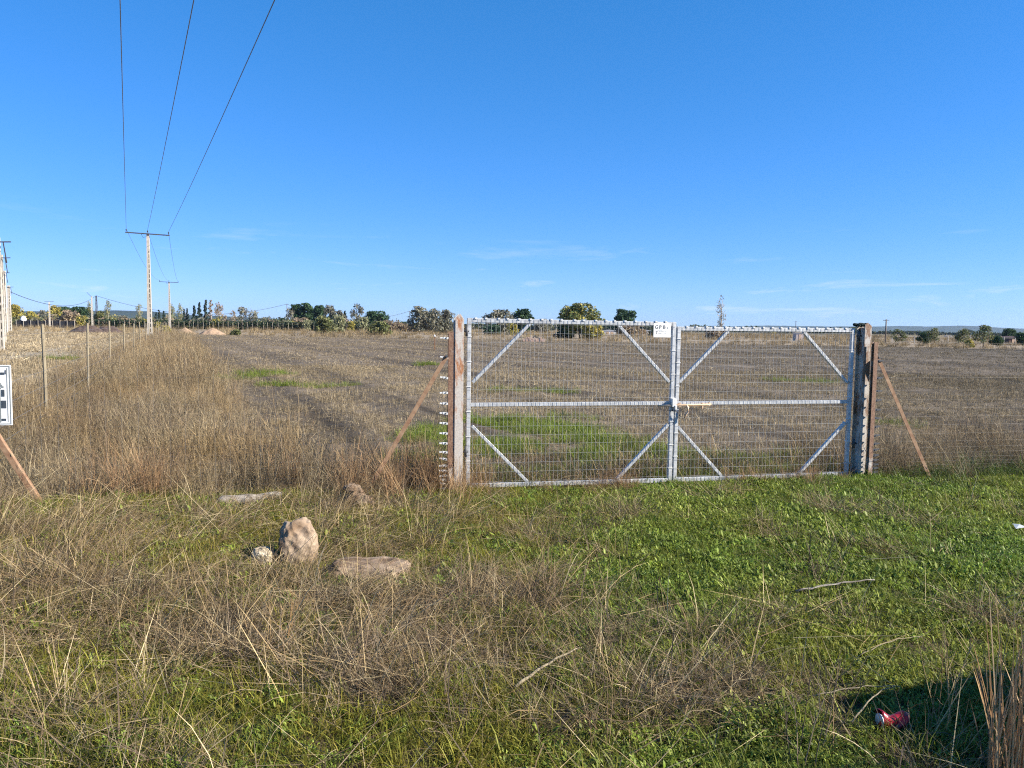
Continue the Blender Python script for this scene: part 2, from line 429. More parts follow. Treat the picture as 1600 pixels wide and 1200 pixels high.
# hills on the horizon
def hill(pts, Y, depth, label):
    Vh = []; nx = 160; ny = 24
    xs = np.array([at(p[0], 515, Y).x for p in pts]); zs = np.array([max(0.0, at(p[0], p[1] - 3.2, Y).z) for p in pts])
    x = np.linspace(xs[0], xs[-1], nx)
    k = np.interp(x, xs, zs)
    k = np.convolve(np.pad(k, 4, mode='edge'), np.ones(9) / 9, 'valid')
    k = k + (fbm(x, x * 0, 90, 71) - 0.5) * Y * 0.0016 * (k > 1)
    yy = np.linspace(-1, 1, ny)
    XX, YY = np.meshgrid(x, yy)
    ZZ = k[None, :] * (1 - YY ** 2) ** 0.8 - 4 + (fbm(XX, YY * depth, 120, 73) - 0.5) * 8 * (1 - np.abs(YY))
    P = np.stack([XX, Y + YY * depth, ZZ], -1).reshape(-1, 3)
    i2 = np.arange(nx * ny).reshape(ny, nx)
    Fh = np.stack([i2[:-1, :-1], i2[:-1, 1:], i2[1:, 1:], i2[1:, :-1]], -1).reshape(-1, 4)
    return tag(put('hills', mesh_np('hills', P, Fh, None, True), M_HILL), label, 'hills', kind='structure')
hill([(1000, 520), (1060, 512), (1130, 512), (1200, 511), (1260, 512), (1310, 512), (1370, 513), (1420, 511), (1450, 514), (1485, 510.5), (1520, 513), (1570, 515), (1620, 517), (1700, 515), (1850, 520), (1950, 530)], 4200, 700, 'low blue hills on the horizon behind the right-hand trees')
hill([(-260, 500), (-120, 494), (60, 489), (150, 488), (190, 487), (240, 488), (300, 494), (370, 496), (430, 499), (520, 503), (600, 508)], 2600, 400, 'low dark ridge on the horizon behind the left-hand poplars')

# ------------------------------------------------------------------ vegetation sources
def blades(n, R, L, W, lean=0.25, leanv=0.2, curl=0.5, curlv=0.3, cols=((.1, .2, .04),), az=None, azv=0.6, segs=3, prof='grass', Lv=0.25, cv=0.15, z0=0.0, seed=None):
    g = rng
    ang = g.uniform(0, 2 * PI, n); rr = R * np.sqrt(g.uniform(0, 1, n))
    bx, by = rr * np.cos(ang), rr * np.sin(ang)
    A = g.uniform(0, 2 * PI, n) if az is None else az + g.normal(0, azv, n)
    Ln = L * np.clip(g.normal(1, Lv, n), 0.35, 1.8)
    th0 = np.clip(lean + g.normal(0, leanv, n), 0, 1.62); kap = curl + g.normal(0, curlv, n)
    tt = np.linspace(0, 1, segs + 1)
    th = np.minimum(th0[:, None] + kap[:, None] * tt[None, :], 2.3)
    dl = Ln[:, None] / segs
    hx = np.concatenate([np.zeros((n, 1)), np.cumsum(np.sin(th[:, :-1]) * dl, 1)], 1)
    hzv = np.concatenate([np.zeros((n, 1)), np.cumsum(np.cos(th[:, :-1]) * dl, 1)], 1)
    hzv = np.maximum(hzv, -0.01)
    px = bx[:, None] + hx * np.cos(A)[:, None]; py = by[:, None] + hx * np.sin(A)[:, None]; pz = hzv + (z0 if np.isscalar(z0) else np.asarray(z0)[:, None])
    tw = g.uniform(0, 2 * PI, n)
    wx, wy, wz = -np.sin(A) * np.cos(tw), np.cos(A) * np.cos(tw), np.sin(tw) * 0.5
    if prof == 'leaf': wx, wy, wz = -np.sin(A), np.cos(A), 0 * A; wp = np.array([0.25, 1.0, 0.85] + [0.6] * 5)[:segs]
    elif prof == 'stalk': wp = np.linspace(1, 0.7, segs)
    else: wp = np.linspace(1.0, 0.55, segs)
    Wn = W * np.clip(g.normal(1, 0.25, n), 0.5, 1.7) / 2
    ctr = np.stack([px, py, pz], -1); side = np.stack([wx, wy, wz], -1)
    Lf = ctr[:, :segs] - side[:, None] * (Wn[:, None] * wp[None, :])[..., None]
    Rt = ctr[:, :segs] + side[:, None] * (Wn[:, None] * wp[None, :])[..., None]
    Vv = np.concatenate([Lf, Rt, ctr[:, segs:]], 1)        # (n, 2s+1, 3)
    f = []
    for i in range(segs - 1): f += [(i, segs + i, segs + i + 1), (i, segs + i + 1, i + 1)]
    f.append((segs - 1, 2 * segs - 1, 2 * segs))
    Ff = (np.array(f)[None] + (np.arange(n) * (2 * segs + 1))[:, None, None]).reshape(-1, 3)
    C = np.array(cols)[g.integers(0, len(cols), n)] * np.clip(g.normal(1, cv, (n, 1)), 0.5, 1.6)
    Cc = np.repeat(C[:, None], 2 * segs + 1, 1)
    return Vv.reshape(-1, 3), Ff, Cc.reshape(-1, 3)
def join(parts):
    V = []; F = []; C = []; o = 0
    for v, f, c in parts: V.append(v); F.append(f + o); C.append(c); o += len(v)
    return np.concatenate(V), np.concatenate(F), np.concatenate(C)
def variants(name, k, fn, mat):
    c = bpy.data.collections.new(name)
    for i in range(k):
        me = mesh_np(name, *join(fn(i))); me.materials.append(mat)
        c.objects.link(bpy.data.objects.new(name, me))
    return c
def scatter(name, coll, k, pts, rot, scl, tint, label, cat):
    n = len(pts)
    me = bpy.data.meshes.new(name); me.vertices.add(n)
    me.vertices.foreach_set('co', np.asarray(pts, np.float32).ravel())
    me.attributes.new('rot', 'FLOAT_VECTOR', 'POINT').data.foreach_set('vector', np.asarray(rot, np.float32).ravel())
    me.attributes.new('scl', 'FLOAT_VECTOR', 'POINT').data.foreach_set('vector', np.asarray(scl, np.float32).ravel())
    me.attributes.new('tint', 'FLOAT_VECTOR', 'POINT').data.foreach_set('vector', np.asarray(tint, np.float32).ravel())
    me.attributes.new('idx', 'INT', 'POINT').data.foreach_set('value', rng.integers(0, k, n).astype(np.int32))
    ob = put(name, me)
    g = bpy.data.node_groups.new(name, 'GeometryNodeTree')
    g.interface.new_socket('Geometry', in_out='INPUT', socket_type='NodeSocketGeometry')
    g.interface.new_socket('Geometry', in_out='OUTPUT', socket_type='NodeSocketGeometry')
    gi = g.nodes.new('NodeGroupInput'); go = g.nodes.new('NodeGroupOutput')
    ci = g.nodes.new('GeometryNodeCollectionInfo'); ci.inputs['Collection'].default_value = coll
    ci.inputs['Separate Children'].default_value = True; ci.inputs['Reset Children'].default_value = True
    ip = g.nodes.new('GeometryNodeInstanceOnPoints'); ip.inputs['Pick Instance'].default_value = True
    def na(nm, ty):
        q = g.nodes.new('GeometryNodeInputNamedAttribute'); q.data_type = ty; q.inputs['Name'].default_value = nm
        return q.outputs['Attribute']
    g.links.new(gi.outputs[0], ip.inputs['Points']); g.links.new(ci.outputs[0], ip.inputs['Instance'])
    g.links.new(na('idx', 'INT'), ip.inputs['Instance Index'])
    g.links.new(na('rot', 'FLOAT_VECTOR'), ip.inputs['Rotation']); g.links.new(na('scl', 'FLOAT_VECTOR'), ip.inputs['Scale'])
    g.links.new(ip.outputs[0], go.inputs[0])
    md = ob.modifiers.new('scatter', 'NODES'); md.node_group = g
    return tag(ob, label, cat, kind='stuff')
def setup(x, y, s, sv=0.25, tint=None, tv=0.15, rz=None, tilt=0.12, zs=None):
    n = len(x)
    pts = np.stack([x, y, height(x, y) - 0.005], -1)
    rot = np.stack([rng.normal(0, tilt, n), rng.normal(0, tilt, n), rng.uniform(0, 2 * PI, n) if rz is None else rz + rng.normal(0, 0.35, n)], -1)
    sc = (s * np.clip(rng.normal(1, sv, n), 0.45, 1.8))[:, None] * np.ones((1, 3))
    if zs is not None: sc[:, 2] *= zs
    ti = np.ones((n, 3)) if tint is None else np.array(tint)
    ti = ti * np.clip(rng.normal(1, tv, (n, 1)), 0.55, 1.5)
    return pts, rot, sc, ti
def cone(n, y0, y1, p=1.0, k=0.74, m=1.2):   # random ground points inside the widened view wedge
    t = rng.uniform(0, 1, n); y = (y0 ** (1 + p) + t * (y1 ** (1 + p) - y0 ** (1 + p))) ** (1 / (1 + p))
    x = rng.uniform(-1, 1, n) * (k * y + m)
    return x, y

GREEN = ((.15, .185, .024), (.185, .22, .032), (.115, .145, .02), (.215, .22, .045), (.165, .185, .034))
HERB = ((.155, .20, .026), (.205, .245, .036), (.115, .15, .022), (.24, .265, .055))
DRY = ((.40, .30, .155), (.32, .23, .115), (.23, .155, .08), (.46, .37, .21), (.17, .115, .065), (.29, .195, .095))
GREYDRY = ((.255, .195, .115), (.19, .143, .084), (.32, .252, .152), (.138, .104, .062), (.385, .312, .19))
REDDRY = ((.34, .205, .10), (.27, .16, .08), (.40, .27, .145), (.22, .135, .075))
DEAD = ((.15, .108, .07), (.20, .148, .096), (.11, .082, .056), (.26, .195, .13))

K_GR = 8
C_GRASS = variants('green_grass_tuft', K_GR, lambda i: [blades(26, 0.07, 0.062 + 0.012 * (i % 4), 0.0042, 0.6, 0.35, 0.9, 0.5, GREEN)], M_LEAF)
C_HERB = variants('green_herb_tuft', K_GR, lambda i: [blades(44, 0.07, 0.021 + .004 * (i % 4), 0.0105, 0.8, 0.45, 0.5, 0.5, HERB, prof='leaf', z0=rng.uniform(.005, .055, 44), Lv=.4), blades(16, 0.06, 0.050, 0.006, 0.5, 0.35, 0.9, 0.5, HERB, prof='leaf')], M_LEAF)
C_LITTER = variants('straw_litter', K_GR, lambda i: [blades(16, 0.16, 0.24, 0.0034, 1.38, 0.16, 0.1, 0.15, DRY + DEAD, segs=2, prof='stalk', z0=0.025, Lv=0.45), blades(8, 0.14, 0.12, 0.003, 1.1, 0.3, 0.2, 0.3, DRY, segs=2, prof='stalk', Lv=0.4)], M_STRAW)
C_TUSS = variants('dry_tussock', K_GR, lambda i: [blades(34, 0.10, 0.27, 0.0036, 0.75, 0.30, 0.55, 0.45, DRY, az=0.2, azv=0.9, segs=4, Lv=0.4), blades(14, 0.10, 0.24, 0.0032, 0.9, 0.3, 0.5, 0.4, DEAD, segs=3, Lv=0.35)], M_STRAW)
C_DEADMAT = variants('dead_stalk_mat', K_GR, lambda i: [blades(40, 0.15, 0.20, 0.0034, 1.1, 0.35, 0.5, 0.7, DEAD + GREYDRY, segs=4, prof='stalk', Lv=0.4), blades(14, 0.12, 0.26, 0.003, 0.75, 0.3, 0.4, 0.5, DRY, az=0.3, azv=0.7, segs=3, prof='stalk')], M_STRAW)
FORB = ((.15, .105, .072), (.20, .145, .10), (.11, .08, .058), (.26, .19, .125))
def tall_parts(i):
    if i % 3 == 2:                          # twiggy dead forb
        return [blades(12, 0.12, 0.50, 0.006, 0.2, 0.2, 0.1, 0.2, FORB, segs=3, prof='stalk', Lv=0.3), blades(110, 0.19, 0.12, 0.0045, 0.75, 0.45, 0.3, 0.6, FORB + GREYDRY[:2], segs=2, prof='stalk', z0=rng.uniform(.08, .44, 110), Lv=0.5)]
    return [blades(20, 0.13, 0.56, 0.0045, 0.24, 0.22, 0.25, 0.35, GREYDRY, segs=3, prof='stalk', Lv=0.35), blades(46, 0.14, 0.34, 0.005, 0.5, 0.35, 0.7, 0.6, GREYDRY + DRY[:2], segs=4, Lv=0.4),
            blades(50, 0.17, 0.10, 0.0048, 0.8, 0.5, 0.4, 0.6, GREYDRY, segs=2, z0=rng.uniform(.2, .48, 50), Lv=0.5)]
K_TL = 12
C_TALL = variants('tall_dry_grass', K_TL, tall_parts, M_STRAW)
C_RED = variants('reddish_dry_grass', K_GR, lambda i: [blades(46, 0.10, 0.42, 0.0042, 0.22, 0.2, 0.5, 0.4, REDDRY, segs=4, Lv=0.3)], M_STRAW)
C_STUB = variants('stubble_tuft', K_GR, lambda i: [blades(12, 0.10, 0.085, 0.0055, 0.28, 0.28, 0.15, 0.3, GREYDRY, segs=2, prof='stalk', Lv=0.45), blades(9, 0.16, 0.15, 0.0055, 1.4, 0.2, 0.1, 0.1, GREYDRY, segs=2, prof='stalk', z0=0.02)], M_STRAW)
C_STUBFAR = variants('far_stubble_tuft', K_GR, lambda i: [blades(14, 0.34, 0.10, 0.013, 0.3, 0.25, 0.15, 0.3, GREYDRY, segs=2, prof='stalk', Lv=0.4), blades(6, 0.35, 0.25, 0.014, 1.35, 0.2, 0.1, 0.1, GREYDRY, segs=2, prof='stalk', z0=0.02)], M_STRAW)
C_WEED = variants('meadow_weed', K_GR, lambda i: [blades(70, 0.42, 0.50, 0.022, 0.4, 0.3, 0.4, 0.4, GREYDRY + DRY[:2], segs=3, Lv=0.4)], M_STRAW)

def pxpatch(x, y, lst):                    # strength of hand-placed patches (centres seen at photo pixels)
    v = np.zeros_like(x)
    for px, py, rx, ry in lst:
        c = gnd(px, py); v = np.maximum(v, np.exp(-(((x - c.x) / rx) ** 2 + ((y - c.y) / ry) ** 2)))
    return v
DRYP = [(60, 820, .9, .4), (200, 815, .8, .4), (330, 830, .7, .35), (470, 800, .6, .35), (600, 800, .6, .35), (680, 810, .5, .4), (110, 960, .55, .45), (260, 930, .5, .35), (60, 880, .7, .35), (330, 960, .5, .4), (440, 1000, .45, .5), (480, 930, .4, .35), (640, 960, .5, .3), (700, 1000, .45, .25), (560, 880, .5, .3), 
        (760, 940, .5, .25), (230, 850, .8, .4), (560, 830, .5, .35), (40, 1000, .3, .4), (640, 850, .4, .35), (420, 900, .5, .3)]
DEADP = [(650, 1045, .62, .34), (560, 1060, .4, .3), (720, 1060, .4, .3), (740, 930, .5, .25), (330, 1000, .3, .3), (880, 1130, .5, .15), (1000, 1000, .5, .2), (90, 920, .6, .25), (1060, 1080, .6, .2), (620, 940, .5, .25)]
GREENP = [(180, 1160, .5, .25), (330, 1120, .4, .25), (520, 1150, .4, .2), (30, 1170, .4, .3), (400, 840, .4, .25), (250, 1100, .4, .25), (100, 1130, .4, .3), (420, 1150, .4, .2), (620, 1180, .4, .15), (60, 1060, .2, .2)]
def front_fields(x, y):
    a, b = gate_ab(x, y)
    front = 1 - sst(-0.25, 0.25, b)
    left = 1 - sst(-0.5, 0.9, x - 0.06 * y)
    n = fbm(x, y, 0.75, 101); n2 = fbm(x, y, 2.0, 105)
    dry = np.clip(pxpatch(x, y, DRYP) * 0.95 + left * (0.06 + 0.75 * sst(0.50, 0.72, n)) - 0.8 * pxpatch(x, y, GREENP), 0, 1)
    dead = np.clip(pxpatch(x, y, DEADP) + 0.5 * sst(0.60, 0.74, fbm(x, y, 0.6, 111)) * (1 - 0.3 * left), 0, 1)
    green = np.clip(1.0 - 0.62 * dry - 0.55 * dead + 0.25 * (n2 - 0.5), 0.05, 1)
    return front, left, dry, dead, green, n, n2
STONES = [gnd(460, 887), gnd(410, 880), gnd(570, 905), gnd(390, 790), gnd(555, 790), gnd(1393, 1148)]
SR = [0.20, 0.15, 0.20, 0.14, 0.17, 0.11]
def clear(x, y, extra=0.0):
    ok = np.ones(len(x), bool)
    for c, r in zip(STONES, SR): ok &= np.hypot(x - c.x, (y - c.y - 0.05) * 1.3) > r + extra
    return ok
def sel(x, y, p):
    k = rng.uniform(0, 1, len(x)) < p
    return x[k], y[k]

# -- green verge
x, y = cone(42000, 2.2, 9.6, 1.0)
fr, lf, dry, dead, green, n, n2 = front_fields(x, y)
k = (rng.uniform(0, 1, len(x)) < fr * green * (0.30 + 0.6 * lf + 0.75 * sst(.48, .72, fbm(x, y, .5, 121)))) & clear(x, y, -0.05)
x, y, lf_, n_ = x[k], y[k], lf[k], n2[k]
tint = np.stack([1.0 + .25 * lf_ + .5 * (n_ - .5), np.ones_like(x), .9 + 0 * x], -1)
scatter('green_grass', C_GRASS, K_GR, *setup(x, y, np.full(len(x), 1.0), .3, tint, .2), 'short fresh green grass covering the verge in front of the gate', 'grass')
x, y = cone(54000, 2.2, 9.6, 1.0)
fr, lf, dry, dead, green, n, n2 = front_fields(x, y)
k = (rng.uniform(0, 1, len(x)) < fr * green * (1.0 - 0.62 * lf) * (.25 + .95 * sst(.34, .62, fbm(x, y, .32, 123)))) & clear(x, y, -0.05)
x, y, n_ = x[k], y[k], n2[k]
tint = np.stack([.95 + .6 * (n_ - .5), 1.0 + 0 * x, 1.0 + 0 * x], -1)
scatter('green_herbs', C_HERB, K_GR, *setup(x, y, np.interp(y, [2.5, 5.5], [.55, .78]), .4, tint * 1.1, .28, zs=0.9), 'low leafy green weeds carpeting the verge', 'weeds')
# -- litter and dry grass of the verge
x, y = cone(9000, 2.2, 9.6, 1.0)
fr, lf, dry, dead, green, n, n2 = front_fields(x, y)
k = (rng.uniform(0, 1, len(x)) < fr * np.clip(0.05 + 0.5 * dry + 0.45 * dead, 0, 1)) & clear(x, y)
x, y = x[k], y[k]
scatter('straw_litter', C_LITTER, K_GR, *setup(x, y, np.full(len(x), 1.0), .35, None, .2, tilt=.08), 'loose fallen straw lying over the green verge', 'straw')
x, y = cone(7500, 2.2, 9.4, 1.0)
fr, lf, dry, dead, green, n, n2 = front_fields(x, y)
k = (rng.uniform(0, 1, len(x)) < fr * np.clip(dry - .15, 0, 1) * 0.46) & clear(x, y, .02)
x, y = x[k], y[k]
scatter('dry_tussocks', C_TUSS, K_GR, *setup(x, y, np.full(len(x), 1.0), .3, None, .18, rz=np.zeros(len(x)) + .2, tilt=.1), 'arching tan dry grass leaning over the left verge', 'dry grass')
x, y = cone(7500, 2.2, 9.4, 1.0)
fr, lf, dry, dead, green, n, n2 = front_fields(x, y)
k = (rng.uniform(0, 1, len(x)) < fr * dead * 0.95) & clear(x, y, .02)
x, y = x[k], y[k]
scatter('dead_stalk_mat', C_DEADMAT, K_GR, *setup(x, y, np.full(len(x), 1.0), .3, None, .2, tilt=.1), 'matted grey-brown dead stalks in the foreground grass', 'dead stalks')

# -- tall dry grass behind the fences
def tall_mask(x, y):
    a, b = gate_ab(x, y); fd = fdist(x, y)
    n = fbm(x, y, 1.4, 131)
    W = np.interp(a, [-9, -6, -4, -2.6, -1.3, -0.5, 0.1], [9, 9, 6.6, 3.7, 1.1, .55, 0.25]) * (0.55 + 0.8 * n)
    left = (a < 0.15) * (sst(-0.45, 0.1, b) + .16 * sst(-1.6, -.5, b) * sst(.45, .65, n)) * (1 - sst(W, W + 1.6, b)) * (fd > -2.0)
    strip = sst(-1.6, -0.6, fd) * (1 - sst(2.2 * (0.6 + 0.8 * n), 3.6, fd)) * (b > 0) * (a < 0)
    right = (a > 5.15) * sst(-0.30, 0.05, b) * (1 - sst(1.2 + 1.2 * n, 2.4 + 1.2 * n, b))
    return left, strip, right
x = rng.uniform(-16, 0.3, 14000); y = rng.uniform(6.0, 20, 14000)
L_, S_, R_ = tall_mask(x, y)
p = np.clip(np.maximum(L_, S_ * .9) * (0.22 + .45 * fbm(x, y, .7, 135)), 0, 1)
x1, y1 = sel(x, y, p)
x = rng.uniform(4.4, 16, 10000); y = rng.uniform(9.0, 17, 10000)
L_, S_, R_ = tall_mask(x, y)
x2, y2 = sel(x, y, R_ * .5)
yy = 20 + 75 * rng.uniform(0, 1, 9000) ** 1.2; xx = F0 - F1 * yy + rng.uniform(-2, 3.8, len(yy))
L_, S_, R_ = tall_mask(xx, yy)
x3, y3 = sel(xx, yy, S_ * .42)
x = np.concatenate([x1, x2, x3]); y = np.concatenate([y1, y2, y3])
hgt = np.concatenate([np.full(len(x1), .74), np.full(len(x2), .72), np.full(len(x3), 1.15)]) * (0.55 + .85 * fbm(x, y, 1.3, 137))
warm = sst(.4, .65, fbm(x, y, 1.6, 139))
tint = np.stack([1 + .10 * warm, 1 - .0 * warm, .98 - .14 * warm], -1)
far_t = sst(18, 50, y)[:, None]
tint = tint * (1 + far_t * np.array([[.12, .12, .12]]))
tint[:len(x1)] *= (.62 + .7 * fbm(x1, y1, .9, 138))[:, None]
scatter('tall_dry_grass', C_TALL, K_TL, *setup(x, y, hgt, .28, tint, .2, tilt=.16), 'tall brown dry grass growing along the wire fences', 'dry grass')
# -- reddish grass round the left gate post and in the strip
x = rng.uniform(-4.5, 0.6, 4200); y = rng.uniform(7.2, 10.2, 4200)
a, b = gate_ab(x, y)
p = np.exp(-((a + .55) / .75) ** 2 - ((b - .15) / .45) ** 2) + .35 * np.exp(-((b - .2) / .35) ** 2) * sst(.5, .65, fbm(x, y, .8, 141)) * (a < .1)
xa, ya = sel(x, y, p * .42)
xb = rng.uniform(-.5, 5.0, 700); yb_ = GA.y + .2178 * (xb - GA.x) + rng.normal(0, .16, 700) - .05
q = rng.uniform(0, 1, 700) < .35 * sst(.4, .65, fbm(xb, yb_, .6, 143)); xb, yb_ = xb[q], yb_[q]
x = np.concatenate([xa, xb]); y = np.concatenate([ya, yb_])
s = np.concatenate([np.full(len(xa), 1.0), np.full(len(xb), .5)])
scatter('reddish_dry_grass', C_RED, K_GR, *setup(x, y, s, .25, None, .2), 'rust-tinted dry grass around the foot of the left gate post', 'dry grass')
# -- green regrowth in the field and behind the gate
GP = [(1000, 735, .9, .5), (900, 735, .8, .6), (1150, 728, 1.1, .6), (1235, 732, .7, .5), (840, 745, .8, .5), (765, 745, .7, .5), (1090, 735, .8, .5), (1290, 738, .5, .4), (960, 715, .8, .6), (800, 662, 1.3, .7), (870, 672, 1.0, .8), (930, 690, .9, .6), (980, 705, .7, .5), (1000, 712, .5, .4), (770, 700, .9, .7), (780, 735, .7, .45), (1100, 712, .8, .5), (1170, 716, .9, .5), (1240, 712, .5, .4), (900, 655, .7, .5),
      (350, 592, 1.2, .8), (415, 585, 1.0, 1.6), (440, 602, 1.0, .6), (490, 603, 1.0, .6), (535, 603, .5, .5), (292, 571, .7, .7), (668, 571, .7, .7), (790, 612, .6, .6), (1250, 597, 1.6, .6), (1385, 660, .8, .35), (1430, 668, .5, .3), (1060, 742, .8, .4), (1180, 740, .9, .35), (860, 612, 1.2, .6), (90, 562, 1.2, .8), (665, 680, .5, 1.0), (660, 720, .6, .6)]
x = rng.uniform(-25, 12, 60000); y = rng.uniform(8.6, 46, 60000)
x4 = rng.uniform(-2, 6, 12000); y4 = rng.uniform(8.6, 15, 12000)
x = np.concatenate([x, x4]); y = np.concatenate([y, y4])
v = pxpatch(x, y, GP); a, b = gate_ab(x, y)
kk = (rng.uniform(0, 1, len(x)) < sst(.22, .8, v * (0.55 + .9 * fbm(x, y, .6, 151))) * np.where(y < 15, .8, 1)) & (b > .15)
x, y = x[kk], y[kk]
scatter('green_regrowth', C_GRASS, K_GR, *setup(x, y, np.interp(y, [9, 14, 22, 40], [1.5, 1.7, 1.9, 2.4]), .3, np.tile([[.98, 1.08, .9]], (len(x), 1)), .2), 'bright green grass patches sprouting in the stubble behind the gate', 'grass')
# -- grass at the right fence foot and under the gate; shade painted by darker tint
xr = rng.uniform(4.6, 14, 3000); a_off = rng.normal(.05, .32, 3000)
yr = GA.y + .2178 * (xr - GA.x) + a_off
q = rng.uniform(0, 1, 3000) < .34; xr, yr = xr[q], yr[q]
scatter('fence_foot_grass', C_GRASS, K_GR, *setup(xr, yr, np.full(len(xr), 1.8), .4, np.tile([[.5, .6, .75]], (len(xr), 1)), .2), 'lush green grass along the foot of the right-hand fence, shade put into its tint', 'grass')
# -- loose dead clumps behind the gate, tint darkened to stand in for shadow
xc = rng.uniform(-.6, 5.4, 1500); bc = np.abs(rng.normal(.9, .8, 1500)) + .1
yc = GA.y + .2178 * (xc - GA.x) + bc
q = rng.uniform(0, 1, 1500) < .4 * sst(.42, .62, fbm(xc, yc, .9, 161)); xc, yc = xc[q], yc[q]
scatter('dead_clumps', C_DEADMAT, K_GR, *setup(xc, yc, np.full(len(xc), 1.25), .3, np.tile([[.8, .76, .72]], (len(xc), 1)), .2), 'brown dead weeds in the shallow ditch behind the gate, tinted darker for shadow', 'dead weeds')

# -- stubble
def stub(n, y0, y1, p, rowsp, s):
    x, y = cone(n, y0, y1, p, .78, 2.0)
    u = x * ROWV[1] - y * ROWV[0]; w = x * ROWV[0] + y * ROWV[1]
    u = np.round(u / rowsp) * rowsp + rng.normal(0, rowsp * .16, n)
    x = u * ROWV[1] + w * ROWV[0]; y = -u * ROWV[0] + w * ROWV[1]
    a, b = gate_ab(x, y)
    keep = (b > .5) & (y < yb(x) + 3) & (rng.uniform(0, 1, n) < (.45 + 1.1 * vn(u, w * .008, 1.5, 52)) * np.where(b < 3.4, .35, .22 + 1.1 * sst(.3, .72, fbm(x, y, 2.2, 171))))
    x, y = x[keep], y[keep]
    fd = fdist(x, y); lf = 1 - sst(-2.0, -.2, fd)
    dk = sst(-12, 40, x - .1 * y)[:, None]  # stubble lighting put into the tint, darker to the right
    ti = np.ones((len(x), 3)) * (1 - dk * np.array([[.30, .28, .24]]))
    ti = ti * (1 + lf[:, None] * np.array([[.33, .34, .36]]))
    u = x * ROWV[1] - y * ROWV[0]; w = x * ROWV[0] + y * ROWV[1]
    tr = np.zeros_like(x)
    for uu in (2.4, 4.75, 9.5, 11.8, 18.5, 20.8, 30, 32.4): tr = np.maximum(tr, np.exp(-((u - uu - 0.4 * np.sin(w * 0.05)) / .3) ** 2))
    ti = ti * (.72 + .56 * vn(u, w * .01, 1.3, 177) + .25 * (vn(u, w * .02, .5, 178) - .5))[:, None]
    kk = rng.uniform(0, 1, len(x)) > .75 * tr
    x, y, ti, lf = x[kk], y[kk], ti[kk], lf[kk]
    return setup(x, y, s * (1 + .8 * lf), .3, ti, .16)
scatter('field_stubble', C_STUB, K_GR, *stub(60000, 8.8, 34, .75, .24, np.float64(1.0)), 'cut straw stubble standing in rows across the near field', 'stubble')
scatter('far_field_stubble', C_STUBFAR, K_GR, *stub(42000, 30, 125, .7, .62, np.float64(1.0)), 'sparse straw stubble in the far part of the field', 'stubble')
# -- rough meadow beyond the field edge
xw, yw = cone(15000, 85, 300, .35, .74, 6)
kw = (yw > yb(xw) - 1.0) & (fdist(xw, yw) > -60) & (rng.uniform(0, 1, len(xw)) < .15 + .85 * np.exp(-((yw - yb(xw)) / 7) ** 2) + .5 * sst(.5, .7, fbm(xw, yw, 10, 181)))
xw, yw = xw[kw], yw[kw]
tm = .62 + .75 * fbm(xw, yw, 5, 183)
scatter('meadow_weeds', C_WEED, K_GR, *setup(xw, yw, 1.0 + .004 * (yw - 90), .3, tm[:, None] * np.array([[.92, .90, .86]]), .2), 'rough dry weeds on the bank beyond the stubble field', 'weeds')

